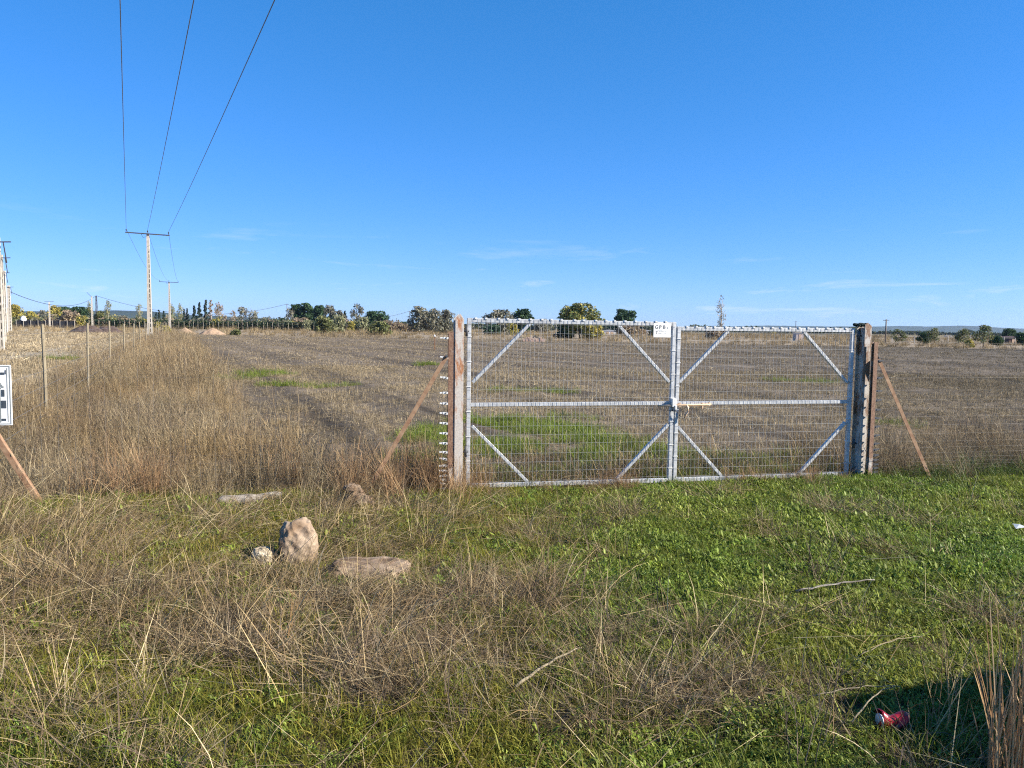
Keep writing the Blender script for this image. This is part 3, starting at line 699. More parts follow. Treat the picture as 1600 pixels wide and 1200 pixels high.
# ------------------------------------------------------------------ gate
UNIT = None
def unit_wire():
    global UNIT
    if UNIT is None:
        UNIT = MB().tube([(0, 0, 0), (0, 0, 1)], 1.0, 6).mesh('wire'); UNIT.materials.append(M_WIRE)
    return UNIT
UNIT2 = MB().tube([(0, 0, 0), (0, 0, 1)], 1.0, 5).mesh('wire'); UNIT2.materials.append(M_WIREOLD)
def wire(parent, a, b, r, me=None, name='wire'):
    a = Vector(a); b = Vector(b); d = b - a
    M = Matrix.Translation(a) @ d.to_track_quat('Z', 'Y').to_matrix().to_4x4() @ Matrix.Diagonal((r, r, d.length, 1))
    return put(name, me or unit_wire(), None, parent, M=M)
rr = random.Random(3)
def gate_leaf(a0, a1, zt, zb, label, braces, sag):
    """leaf in the gate frame; local x along the gate, -y towards the viewer"""
    g = empty('gate_leaf', gp(a0, 0), GATE_RZ); W = a1 - a0
    tag(g, label, 'gate', 'pair of mesh gate leaves')
    T = 0.044
    zt0, zt1 = zt; zb0, zb1 = zb
    MB().bar((0, 0, zb0), (0, 0, zt0), T, T, (0, 1, 0)).build('stile', M_GALV, g, .004)
    MB().bar((W, 0, zb1), (W, 0, zt1), T, T, (0, 1, 0)).build('stile', M_GALV, g, .004)
    h = T / 2 + .001
    MB().bar((h, 0, zt0 - .026), (W - h, 0, zt1 - .026), T - .004, .048).build('top_rail', M_GALV, g, .004)
    MB().bar((h, 0, zb0 + .03), (W - h, 0, zb1 + .03), T - .004, .05).build('bottom_rail', M_GALV, g, .004)
    MB().bar((h, .004, .975), (W - h, .004, .975), .036, .042).build('middle_rail', M_GALV, g, .003)
    for (p, q) in braces:
        MB().bar((p[0], .006, p[1]), (q[0], .006, q[1]), .034, .042, (0, 1, 0)).build('brace', M_GALV, g, .003)
    nv = int(round(W / .05)); yw = -T / 2 - .004
    for i in range(1, nv):
        xx = W * i / nv
        j = rr.uniform(-.003, .003)
        top = zt0 + (zt1 - zt0) * xx / W; bot = zb0 + (zb1 - zb0) * xx / W
        wire(g, (xx + j, yw, bot + .005), (xx - j, yw, top - .004), .0016)
    nh = 18
    for i in range(nh):
        z = .10 + i * (zt0 - .16) / (nh - 1)
        wire(g, (-.02, yw - .0045, z + rr.uniform(-.006, .006)), (W + .02, yw - .0045, z + (zt1 - zt0) * (z / 2) + rr.uniform(-.006, .006)), .0011)
    # wire ties wrapped round the top rail
    tie = MB().bar((-.012, 0, 0), (.012, 0, 0), .058, .018).mesh('wire_tie'); tie.materials.append(M_CERAM)
    for i in range(int(W / .125)):
        xx = .08 + i * .125 + rr.uniform(-.02, .02)
        if xx < W - .04:
            put('wire_tie', tie, None, g, loc=(xx, 0, zt0 + (zt1 - zt0) * xx / W - .002))
    for i in range(12):                     # ties down the stiles
        z = .2 + i * .14
        put('wire_tie', tie, None, g, M=Matrix.Translation((0 if i % 2 else W, 0, z)) @ Matrix.Rotation(PI / 2, 4, 'Y') @ Matrix.Diagonal((.3, 1.0, 3.0, 1)))
    return g
a0, a1 = .105, 2.546
LL = gate_leaf(a0, a1, (1.945, 1.937), (.025, .020), 'left galvanised mesh gate leaf carrying the small white sign', [((.045, 1.225), (.70, 1.895)), ((1.75, 1.893), (2.405, 1.225)), ((.045, .735), (.70, .075)), ((1.775, .075), (2.405, .72))], 0)
b0, b1 = 2.608, 4.935
RL = gate_leaf(b0, b1, (1.885, 1.893), (.022, .03), 'right galvanised mesh gate leaf with the rusty sliding bolt', [((.03, 1.226), (.64, 1.838)), ((1.65, 1.842), (2.285, 1.214)), ((.03, .685), (.62, .075)), ((2.285, .715), (1.665, .08))], 0)
# bolt on the right leaf
bo = MB().tube([(-.26, -.055, .95), (.42, -.055, .962)], .011, 8).build('slide_bolt', M_BOLT, RL, smooth=True)
MB().tube([(.105, -.057, .953), (.118, -.075, .93), (.115, -.078, .88), (.085, -.075, .84), (.08, -.072, .80)], [.012, .013, .013, .016, .014], 8).build('handle', M_BOLT, bo, smooth=True)
MB().box((.31, -.045, .945), (.016, .03, .07)).box((.02, -.045, .957), (.02, .03, .05)).box((.40, -.045, .962), (.02, .03, .045)).build('bolt_bracket', M_BOLT, RL, .002)
MB().box((2.45 - .005, -.052, .985), (.052, .046, .10)).box((2.45 + .012, -.062, .93), (.026, .05, .05)).build('bolt_keeper', M_CERAM, LL, .004)
# chain
ch = empty('chain', gp(2.58, .86, .05), GATE_RZ); tag(ch, 'short dark chain looped round the meeting stiles under the bolt', 'chain')
cp = [(-.085, .0, .03), (-.05, -.012, .035), (-.01, -.015, .03), (.02, -.012, .008), (.045, -.012, -.025), (.075, -.01, -.045)]
for i in range(len(cp) - 1):
    p = Vector(cp[i]); q = Vector(cp[i + 1]); dd = (q - p).normalized(); sd = dd.cross(Vector((0, 1, 0) if i % 2 else (0, 0, 1))).normalized() * .008
    c = (p + q) / 2; hl = (q - p).length * .62
    loop = [c + dd * (hl * math.cos(t)) + sd * math.sin(t) for t in [2 * PI * k / 12 for k in range(13)]]
    MB().tube(loop, .0035, 5, False).build('chain_link', M_CABLE, ch, smooth=True)
# sign on the left leaf
sg = empty('notice_sign', gp(2.385, 1.755, .040), GATE_RZ); tag(sg, 'small white sign with faded letters G P B on the left gate leaf', 'sign')
MB().box((0, 0, .0825), (.215, .004, .165)).box((-.02, .001, .172), (.06, .003, .014)).build('board', M_WHITE, sg)
def text(body, size, loc, parent, mat, name='lettering'):
    c = bpy.data.curves.new('t', 'FONT'); c.body = body; c.size = size; c.extrude = .0004; c.offset = .0006
    o = bpy.data.objects.new('t', c); COL.objects.link(o)
    dg = bpy.context.evaluated_depsgraph_get(); me = bpy.data.meshes.new_from_object(o.evaluated_get(dg))
    bpy.data.objects.remove(o); bpy.data.curves.remove(c)
    me.materials.clear(); me.materials.append(mat)
    return put(name, me, None, parent, M=Matrix.Translation(loc) @ Matrix.Rotation(PI / 2, 4, 'X'))
for cth, xx in (('G', -.092), ('P', -.040), ('B', .008)): text(cth, .058, (xx, -.0032, .10), sg, M_INK)
text('L', .028, (.062, -.0032, .102), sg, M_GREY)
text('7', .045, (-.080, -.0032, .040), sg, M_INK)
mk = MB()
for xx, zz, w_ in ((-.03, .066, .022), (-.002, .068, .018), (.022, .067, .012), (.045, .066, .016), (-.038, .046, .012), (-.018, .044, .02), (.04, .05, .02), (-.03, .085, .06)):
    mk.box((xx, -.0030, zz), (w_, .0012, .004))
mk.build('faded_line', M_GREY, sg)

# gate posts: I section, flange to the front
def gate_post(a, zt, label, mat, peak):
    g = empty('gate_post', gp(a, -.25), GATE_RZ); tag(g, label, 'gate post', 'gate posts')
    w, dp, tf, tw = .094, .16, .008, .006; zt += .25
    mbp = MB()
    if peak == 'mid': prof = [(-w / 2, 0), (w / 2, 0), (w / 2, zt - .06), (.006, zt), (-w / 2, zt - .055)]
    else: prof = [(-w / 2, 0), (w / 2, 0), (w / 2, zt - .03), (-.01, zt + .012), (-w / 2, zt - .01)]
    mbp.prism(prof, -dp / 2, -dp / 2 + tf)
    o1 = mbp.build('front_flange', mat, g, .001)
    MB().prism(prof, dp / 2 - tf, dp / 2).build('back_flange', mat, g, .001)
    MB().box((0, 0, zt / 2 - .02), (tw, dp - 2 * tf - .001, zt - .06)).build('web', mat, g)
    return g
PL = gate_post(-.012, 1.99, 'left gate post, grey steel flaked with rust and cut to a point', M_RPOST, 'mid')
PR = gate_post(5.10, 1.955, 'right gate post, brown rusted steel with moss on its top', M_RPOST2, 'side')
ms = MB()
for i in range(34):
    c = Vector((-.035 + rr.uniform(-.075, .04), rr.uniform(-.06, .06), 2.186 + rr.uniform(-.008, .016))); q = rr.uniform(.012, .024)
    ms.tube([c - Vector((0, 0, q)), c - Vector((0, 0, q * .3)), c + Vector((0, 0, q * .4)), c + Vector((0, 0, q * .7))], [q * .5, q * 1.1, q * .9, q * .3], 7)
M_MOSS = simple('dark_moss', [(0.3, (0.015, 0.022, 0.018)), (0.7, (0.04, 0.055, 0.045))], 60, 0.95, 0.0, 0.6, 0.01)
ms.build('moss_cap', M_MOSS, PR, smooth=True)
for g, sx in ((PL, 1), (PR, -1)):           # hinges between post and leaf
    for z in (.45, 1.80):
        MB().tube([(sx * .05, -.02, z + .25), (sx * .115, -.02, z + .25)], .012, 8).tube([(sx * .088, -.02, z + .19), (sx * .088, -.02, z + .31)], .015, 8).build('hinge', M_DARKST, g, smooth=True)

# ------------------------------------------------------------------ fences
FZ = [.05, .10, .15, .20, .25, .31, .38, .46, .56, .67, .78, .89, 1.0, 1.12, 1.28, 1.50, 1.72]
def end_post(a, out, h, side, label, tm=None):
    g = empty('fence_post', gp(a, -.25, out), GATE_RZ); tag(g, label, 'fence post', 'fence end posts')
    mb = MB().box((0, -.022, (h + .25) / 2), (.055, .006, h + .25)).box((0, .022, (h + .25) / 2), (.055, .006, h + .25)).box((0, 0, (h + .24) / 2), (.006, .037, h + .24))
    mb.build('profile', M_RPOST3, g)
    # wire tensioners
    tn = MB().bar((0, 0, 0), (.055, 0, .006), .024, .022).bar((.056, 0, .006), (.09, 0, .008), .016, .014).mesh('wire_tensioner'); tn.materials.append(tm or M_CERAM)
    tp = MB().tube([(.024, -.018, .004), (.024, .018, .004)], .008, 6).mesh('tensioner_bolt'); tp.materials.append(M_DARKST)
    for z in FZ:
        if z < h - .02:
            M = Matrix.Translation((side * .028, -.012, z + .25)) @ Matrix.Rotation(0 if side > 0 else PI, 4, 'Z') @ Matrix.Rotation(rr.uniform(-.12, .12), 4, 'Y')
            q = put('wire_tensioner', tn, None, g, M=M)
            put('tensioner_bolt', tp, None, q, M=Matrix())
    return g
EP = end_post(-.112, .10, 1.79, -1, 'rusty short fence post with white wire tensioners left of the gate')
EQ = end_post(5.150, .150, 1.73, 1, 'dark rusted short fence post with wire tensioners right of the gate', M_DARKST)  # dark steel tensioners: shade of the side in view put into their colour
def strut(a, b, mat, label, out=0.0, w=.046):
    A_, B_ = gp(a[0], a[1], out), gp(b[0], b[1], out)
    g = empty('brace_strut', B_); tag(g, label, 'strut', 'diagonal fence struts')
    p0 = A_ - B_; mb = MB().bar((0, 0, 0), p0, w, .006, GN); mb.build('strut_flange', mat, g)
    dd = p0.normalized(); sd = dd.cross(GN).normalized()
    o = sd * (w / 2 - .003) - GN * (w / 2 + .004)
    MB().bar(Vector(o), p0 + o, .006, w, GN).build('strut_leg', mat, g)
    MB().tube([p0 + GN * .004, p0 + GN * .03], .014, 8).build('bolt', M_DARKST, g)
    return g
strut((-.165, 1.52), (-1.08, -.06), M_BROWNBAR, 'brown rusty diagonal strut bracing the fence left of the gate', .15, .046)
strut((5.20, 1.535), (6.08, -.06), M_BROWNBAR, 'brown rusty diagonal strut bracing the fence right of the gate', .15, .046)

CORN = -4.98                                # corner of the fence, along the gate line
def wire_fence(aA, aB, out, label, vstep=.15):
    f = empty('wire_fence', gp(aA, 0, out), GATE_RZ); tag(f, label, 'fence', 'hinged-joint wire fences beside the gate')
    L = aB - aA
    for z in FZ: wire(f, (0, 0, z), (L, 0, z + rr.uniform(-.015, .015)), .0005, UNIT2)
    for i in range(1, int(L / vstep)): wire(f, (i * vstep, .003, .04), (i * vstep + rr.uniform(-.02, .02), .003, 1.50), .0008, UNIT2, 'stay_wire')
    return f
wire_fence(CORN, -.21, -.01, 'thin wire fence between the white panel and the left gate post')
wire_fence(5.30, 12.8, .03, 'thin wire fence running right from the right gate post')
# corner post with the white panel
g = empty('fence_post', gp(CORN, -.25), GATE_RZ); tag(g, 'corner fence post behind the white panel at the left edge', 'fence post', 'fence end posts')
MB().box((0, -.03, 1.0), (.075, .007, 1.95)).box((0, .03, 1.0), (.075, .007, 1.95)).box((0, 0, 1.0), (.007, .052, 1.93)).build('profile', M_RPOST, g)
strut((-4.92, 1.26), (-4.19, -.10), M_BROWNBAR, 'rusty diagonal strut at the left edge below the white panel', .035, .05)
pn = empty('printed_panel', gp(-4.765, .815, .065), GATE_RZ); tag(pn, 'white upright panel with grey frame print at the left edge', 'panel')
PW, PH = .62, .595
MB().box((0, 0, PH / 2), (PW, .006, PH)).build('board', M_WHITE, pn, .001)
def printed(name, rects, mat, k=0):
    q = MB()
    for (x0, z0, x1, z1) in rects: q.box(((x0 + x1) / 2, -.0040 - .0007 * k, (z0 + z1) / 2), (abs(x1 - x0), .0012, abs(z1 - z0)))
    return q.build(name, mat, pn)
e_, w_ = .010, .0075
X1 = PW / 2 - e_; printed('frame_line', [(-X1, e_, X1, e_ + w_), (-X1, PH - e_ - w_, X1, PH - e_), (X1 - w_, e_ + w_, X1, PH - e_ - w_), (-X1, e_ + w_, -X1 + w_, PH - e_ - w_)], M_GREY)
X2 = PW / 2 - .034; printed('inner_line', [(X2 - .006, .03, X2, PH - .03), (-X2, .03, -X2 + .006, PH - .03)], M_GREY)
sx = PW / 2                                  # motifs as seen on the visible right-hand strip, mirrored on the hidden one
for s_ in (1, -1):
    mm = lambda L_: [(s_ * a_, b_, s_ * c_, d_) for (a_, b_, c_, d_) in L_]
    printed('grey_stem', mm([(sx - .118, .03, sx - .098, .36), (sx - .112, .36, sx - .09, .372), (sx - .092, .372, sx - .068, .386), (sx - .102, .386, sx - .080, .402), (sx - .112, .402, sx - .092, .42), (sx - .122, .42, sx - .102, .545), (sx - .137, .51, sx - .124, .53), (sx - .130, .03, sx - .12, .055), (sx - .122, .15, sx - .1185, .2)]), M_GREY, 1)
    printed('dark_block', mm([(sx - .094, .17, sx - .05, .245), (sx - .09, .285, sx - .062, .352), (sx - .094, .045, sx - .055, .066), (sx - .094, .50, sx - .058, .522), (sx - .052, .505, sx - .044, .545)]), M_NAVY, 2)

# long fence running away on the left
FP = [F0 - F1 * yv for yv in ()]
lf = empty('field_fence', (F0 - F1 * 13.3, 13.3, 0)); tag(lf, 'line of thin wooden fence posts receding towards the tall pole', 'fence')
pm = MB().tube([(0, 0, -.3), (0, 0, .6), (.01, 0, 1.25), (.005, 0, 1.82)], [.032, .03, .028, .026], 7).mesh('post'); pm.materials.append(M_WOOD)
tops = []
for i in range(19):
    yv = 13.4 + 5.75 * i; xv = F0 - F1 * yv
    hh = 1.0 + rr.uniform(-.04, .04)
    q = put('post', pm, None, lf, M=Matrix.Translation((xv - lf.location.x, yv - lf.location.y, 0)) @ Matrix.Rotation(rr.uniform(-.03, .03), 4, 'X') @ Matrix.Rotation(rr.uniform(-.03, .03), 4, 'Y') @ Matrix.Rotation(rr.uniform(0, 6), 4, 'Z') @ Matrix.Diagonal((1, 1, hh, 1)))
    tops.append(Vector((xv - lf.location.x, yv - lf.location.y, 0)))
c0 = gp(CORN, 0) - lf.location
for z in (.15, .35, .55, .8, 1.05, 1.35, 1.65):
    wire(lf, c0 + Vector((0, 0, z)), tops[-1] + Vector((0.03, 0, z)), .0022, UNIT2)

# ------------------------------------------------------------------ power lines
def ladder_pole_mesh(h, w0, w1, d0, d1, solid):
    """tapering concrete pole: broad leg, narrow leg, rungs between them and a thin back web"""
    mb = MB()
    def taper(f0, f1, y0, y1, z0=-.8, z1=h):
        V = []
        for z, w, d in ((z0, w0, d0), (z1, w1, d1)):
            V += [(w * f0, d * y0, z), (w * f1, d * y0, z), (w * f1, d * y1, z), (w * f0, d * y1, z)]
        mb.add(V, [(0, 1, 2, 3), (7, 6, 5, 4)] + [(i, i + 4, (i + 1) % 4 + 4, (i + 1) % 4) for i in range(4)])
    taper(-.5, .10, -.5, .5); taper(.32, .5, -.5, .5); taper(.102, .318, .3, .46)
    zz = .2
    while zz < h * solid:
        k = (zz + .8) / (h + .8); w = w0 + (w1 - w0) * k; d = d0 + (d1 - d0) * k
        mb.box((w * .21, -.10 * d, zz), (w * .216, d * .78, .15)); zz += .52
    k = (h * (solid + 1) / 2 + .8) / (h + .8); w = w0 + (w1 - w0) * k; d = d0 + (d1 - d0) * k
    mb.box((w * .21, -.11 * d, h * (solid + 1) / 2), (w * .214, d * .76, h * (1 - solid) - .02))
    return mb.mesh('shaft')
def ins_mesh():
    m_ = MB().tube([(0, 0, 0), (0, 0, .10), (0, 0, .14), (0, 0, .18), (0, 0, .22), (0, 0, .26), (0, 0, .30)], [.025, .025, .09, .05, .08, .04, .03], 8).mesh('insulator'); m_.materials.append(M_DARKST); return m_
INS = ins_mesh()
def mv_pole(base, h, yaw, label, arm=2.25, tilt=0.0, w0=.50, w1=.26):
    g = empty('power_pole', base, yaw); tag(g, label, 'power pole', 'concrete power poles with crossarms')
    put('shaft', ladder_pole_mesh(h, w0, w1, .36, .20, .84), M_CONC, g)
    ca = MB().bar((-arm, -.16, h + .02 + tilt * arm), (arm, -.16, h + .02 - tilt * arm), .10, .12).build('crossarm', M_DARKST, g)
    MB().bar((-.62, -.12, h - .02), (-.45, -.12, h - .38), .035, .035).bar((-.45, -.12, h - .38), (-.12, -.12, h - .26), .03, .03).build('bracket', M_DARKST, g)
    pts = []
    for q in (-arm + .1, 0, arm - .1):
        zq = h + .09 - tilt * q
        put('insulator', INS, None, g, loc=(q, -.16, zq))
        pts.append((q, -.16, zq + .30))
    c, s = math.cos(yaw), math.sin(yaw)
    return [Vector((base[0] + p[0] * c - p[1] * s, base[1] + p[0] * s + p[1] * c, base[2] + p[2])) for p in pts]
Y1 = 82.0; B1 = at(234.5, 530, Y1); B1.z = 0
H1 = at(231.5, 366, Y1).z
YAW = math.radians(14)
T1 = mv_pole(B1, H1, YAW, 'tall concrete ladder-sided power pole with wide crossarm beside the fence', 2.15, .035)
Y2 = 178.0; B2 = at(265.5, 515, Y2); B2.z = 0
T2 = mv_pole(B2, at(264, 441, Y2).z, math.radians(10), 'second concrete power pole with crossarm, further along behind the tall one', 2.1, .03)
Y3 = 300.0; B3 = at(291, 512, Y3); B3.z = 0
# previous pole stands behind the viewer; its insulators lie on the lines the wires take overhead
def solve_x(p, q, Yv, zv):
    n = ray(*p).cross(ray(*q)); return -(n.y * Yv + n.z * (zv - EYE)) / n.x
Y0 = -9.0; z0t = H1 + .42
ends = [solve_x(p, q, Y0, z0t) for p, q in (((203, 357), (195, 0)), ((235, 360), (305, 0)), ((262, 363), (420, 0)))]
B0 = Vector((ends[1], Y0, 0))
T0 = mv_pole(B0, H1, YAW, 'concrete power pole standing behind the viewpoint that carries the overhead wires', abs(ends[2] - ends[0]) / 2 * 1.03 + .1, 0)
T0 = [Vector((ends[i], Y0, z0t)) for i in range(3)]
def cable(name, p, q, sag, r, mat, label, cat, group=None, n=28):
    p = Vector(p); q = Vector(q); pts = [p.lerp(q, t) - Vector((0, 0, 4 * sag * t * (1 - t))) - p for t in [i / n for i in range(n + 1)]]
    o = MB().tube(pts, r, 5).build(name, mat, None, smooth=True); o.location = p
    return tag(o, label, cat, group)
for i, nm in enumerate(('left', 'middle', 'right')):
    cable('power_wire', T1[i], T0[i], .35, .016, M_ALU, nm + ' of the three overhead wires crossing the sky towards the viewer', 'wire', 'overhead power wires')
    cable('power_wire', T1[i], T2[i], 1.3, .016, M_ALU, nm + ' of the three wires between the tall pole and the second pole', 'wire', 'overhead power wires')

def small_pole(px, top, Y, label, w=.30, arm=None, mat=M_CONC, solid=.9):
    b_ = at(px, 510, Y); b_.z = 0; h = at(px, top, Y).z
    g = empty('utility_pole', b_, math.radians(rr.uniform(-8, 25))); tag(g, label, 'utility pole', 'utility poles')
    put('shaft', ladder_pole_mesh(h, w, w * .65, w * .7, w * .5, solid), mat, g)
    if arm == 'flat': MB().bar((-1.0, -.15, h + .1), (1.0, -.15, h + .16), .08, .08).build('crossarm', M_DARKST, g)
    if arm == 'lean': MB().bar((0, -.12, h - .2), (-1.1, -.12, h + 1.0), .10, .10).build('crossarm', M_DARKST, g)
    if arm == 'small':
        MB().bar((-.35, -.2, h - .3), (.75, -.2, h - .25), .07, .07).build('crossarm', M_DARKST, g)
        MB().tube([(.35, -.2, h - .3), (.42, -.22, h - .8), (.5, -.2, h - 1.5)], .035, 5).build('drop_cable', M_CABLE, g)
    return b_, h
small_pole(1, 371, 46, 'nearest concrete pole at the left edge of the picture', .34, 'small', solid=.7)
small_pole(5.5, 398, 66, 'second concrete pole in the left edge row, ladder sided', .34, 'small', solid=.8)
small_pole(9.5, 423, 95, 'third concrete pole in the left edge row, thin and pale', .36, 'small', solid=.8)
b4, h4 = small_pole(15.5, 446, 128, 'last pale pole of the left edge row, holding the sagging cable', .55, 'small', solid=.95)
small_pole(78, 472, 190, 'short pale pole standing before the black netting', .42, 'flat')
b5, h5 = small_pole(144.5, 463, 205, 'pale pole with a slanting arm behind the dark soil heap', .42, 'lean')
def thin_pole(px, top, base_y, Y, label, r=.10, mat=M_BARK):
    b_ = at(px, base_y, Y); b_.z = 0; h = at(px, top, Y).z
    g = empty('thin_pole', b_); tag(g, label, 'pole', 'thin poles')
    MB().tube([(0, 0, -.4), (0, 0, h * .5), (0, 0, h)], [r, r * .9, r * .75], 7).build('shaft', mat, g, smooth=True)
    MB().bar((-.5, 0, h - .15), (.5, 0, h - .12), .08, .09).build('crossarm', M_DARKST, g)
    return b_ + Vector((0, 0, h))
t6 = thin_pole(448.5, 475, 512, 290, 'dark pole above the grey grove left of the dark pines', .14)
t7 = thin_pole(640, 486, 512, 320, 'dark pole at the left edge of the bushy grove', .13)
thin_pole(1383, 499, 536, 125, 'dark leaning pole right of the gate against the hills', .12)
thin_pole(1243, 502, 520, 300, 'thin dark pole standing above the small pink hut', .14)
# lattice mast
g = empty('lattice_mast', at(151.5, 510, 260) * 1.0); g.location.z = 0; tag(g, 'small dark lattice mast at the top of the sagging cable', 'mast')
hm = at(151.5, 462, 260).z; mb = MB()
for sx_ in (-1, 1):
    for sy_ in (-1, 1): mb.tube([(sx_ * .45, sy_ * .45, -.3), (sx_ * .12, sy_ * .12, hm)], .06, 4)
mb.build('leg', M_DARKST, g); mb = MB()
for i in range(11):
    z0_, z1_ = hm * i / 11, hm * (i + 1) / 11; w0_ = .45 - .33 * i / 11; w1_ = .45 - .33 * (i + 1) / 11
    sgn = 1 if i % 2 else -1
    for sy_ in (-1, 1): mb.tube([(sgn * w0_, sy_ * w0_, z0_), (-sgn * w1_, sy_ * w1_, z1_)], .035, 4)
mb.build('lattice', M_DARKST, g)
mt = g.location + Vector((0, 0, hm))
p4 = b4 + Vector((0, 0, at(17, 455, 128).z))
cable('bundled_cable', p4, mt, 2.9, .05, M_CABLE, 'thick black cable sagging between the left poles and the lattice mast', 'cable', 'distant black cables')
cable('bundled_cable', mt, t6, 5.0, .055, M_CABLE, 'long black cable drooping past the tall pole to the dark pines', 'cable', 'distant black cables', 40)
cable('bundled_cable', t6, t7, 4.5, .055, M_CABLE, 'black cable crossing behind the dark pines to the bushy grove', 'cable', 'distant black cables')

# ------------------------------------------------------------------ trees
def leafcards(P, size, cols, cv=.18, flat=0.0):
    n = len(P); d1 = rng.normal(0, 1, (n, 3)); d1 /= np.linalg.norm(d1, axis=1)[:, None]
    d2 = np.cross(d1, rng.normal(0, 1, (n, 3))); d2 /= np.linalg.norm(d2, axis=1)[:, None]
    s = size * np.clip(rng.normal(1, .35, n), .4, 2.0)
    a = P + d1 * s[:, None]; b_ = P - d1 * s[:, None] * .6 + d2 * s[:, None] * .55; c = P - d1 * s[:, None] * .6 - d2 * s[:, None] * .55
    V = np.stack([a, b_, c], 1).reshape(-1, 3); F = np.arange(3 * n).reshape(-1, 3)
    C = np.array(cols)[rng.integers(0, len(cols), n)] * np.clip(rng.normal(1, cv, (n, 1)), .5, 1.6)
    return V, F, np.repeat(C, 3, 0)
def crown_points(n, W, H, z0, nl, shape, fill=.55):
    """leaf positions: lobes spread through the crown volume, leaves mostly on their outer shells"""
    P = []
    for i in range(nl):
        t = (i + rng.uniform(0, 1)) / nl
        if shape == 'round': k = math.sin(PI * min(1, .12 + .88 * t)) ** .55; lr = .30
        elif shape == 'cone': k = (1 - t) * .9 + .08; lr = .30
        elif shape == 'column': k = .55 + .45 * math.sin(PI * t); lr = .42
        elif shape == 'umbrella': k = .45 + .55 * math.sin(PI * (.25 + .6 * t)); lr = .32
        else: k = .95 - .4 * t; lr = .28
        a_ = rng.uniform(0, 2 * PI); r_ = W * k * math.sqrt(rng.uniform(.05, 1)) * (1 - lr * .8)
        c = np.array([r_ * math.cos(a_), r_ * math.sin(a_), z0 + H * (.06 + .86 * t)])
        R = W * lr * rng.uniform(.75, 1.25) * (1 if shape != 'cone' else max(.35, k + .2)); Rz = min(R, H * .22) if shape != 'column' else H * .11
        m_ = n // nl
        d = rng.normal(0, 1, (m_, 3)); d /= np.linalg.norm(d, axis=1)[:, None]
        rad = rng.uniform(fill, 1.08, m_)[:, None]
        P.append(c + d * rad * np.array([R, R, Rz]))
    P = np.concatenate(P); P[:, 2] = np.clip(P[:, 2], z0 * .3, z0 + H)
    return P
def limbs(mb, base, top, r, W, n, twig=0, spread=.7):
    H = top - base
    pts = [Vector((0, 0, -.3))]; x_ = y_ = 0
    for i in range(1, 5):
        x_ += rng.normal(0, .02) * H; y_ += rng.normal(0, .02) * H; pts.append(Vector((x_, y_, top * i / 4 * .92)))
    mb.tube(pts, [r, r * .85, r * .62, r * .4, r * .12], 7)
    for i in range(n):
        t = rng.uniform(.28, .9); k = t * 4; j = min(3, int(k)); p = pts[j].lerp(pts[j + 1], k - j)
        if p.z < base * .8: p = Vector((p.x, p.y, base * .8))
        a_ = 2 * PI * (i * .382 + rng.uniform(0, .2)); L = W * rng.uniform(.55, 1.0) * (1.15 - .5 * t)
        up = rng.uniform(.5, 1.3) * (1 + (1 - spread))
        q = p + Vector((math.cos(a_), math.sin(a_), up * .42)) * L * .55; e2 = p + Vector((math.cos(a_ + .2), math.sin(a_ + .2), up)) * L
        if e2.z > top: e2.z = top
        rr_ = r * .38 * (1.1 - t * .6)
        mb.tube([p, q, e2], [rr_, rr_ * .65, rr_ * .2], 5)
        for w in range(twig):
            s0 = q.lerp(e2, rng.uniform(0, .95)) if w % 3 else p.lerp(q, rng.uniform(.3, 1))
            dv = Vector((rng.normal(0, .6), rng.normal(0, .6), abs(rng.normal(.5, .45)))) * W * .34
            e3 = s0 + dv; e3.z = min(e3.z, top)
            mb.tube([s0, s0.lerp(e3, .5) + Vector((0, 0, .03 * W)), e3], [rr_ * .35, rr_ * .22, rr_ * .1], 3, False)
OLIVE = ((.085, .095, .035), (.11, .115, .045), (.065, .075, .03), (.13, .125, .055))
YELLOW = ((.24, .20, .05), (.30, .24, .055), (.17, .155, .045), (.12, .125, .04))
DKGREEN = ((.025, .05, .022), (.035, .065, .028), (.05, .08, .035), (.02, .04, .02))
BLUEGR = ((.03, .05, .04), (.045, .065, .05), (.022, .036, .032))
GREYGR = ((.10, .10, .07), (.13, .125, .09), (.075, .08, .055), (.16, .145, .105))
BROWN = ((.20, .15, .105), (.25, .19, .13), (.15, .115, .08), (.16, .13, .07))
PALEG = ((.15, .155, .085), (.19, .185, .105), (.12, .13, .07))
MIDG = ((.06, .09, .03), (.08, .11, .038), (.045, .07, .025), (.10, .12, .05))
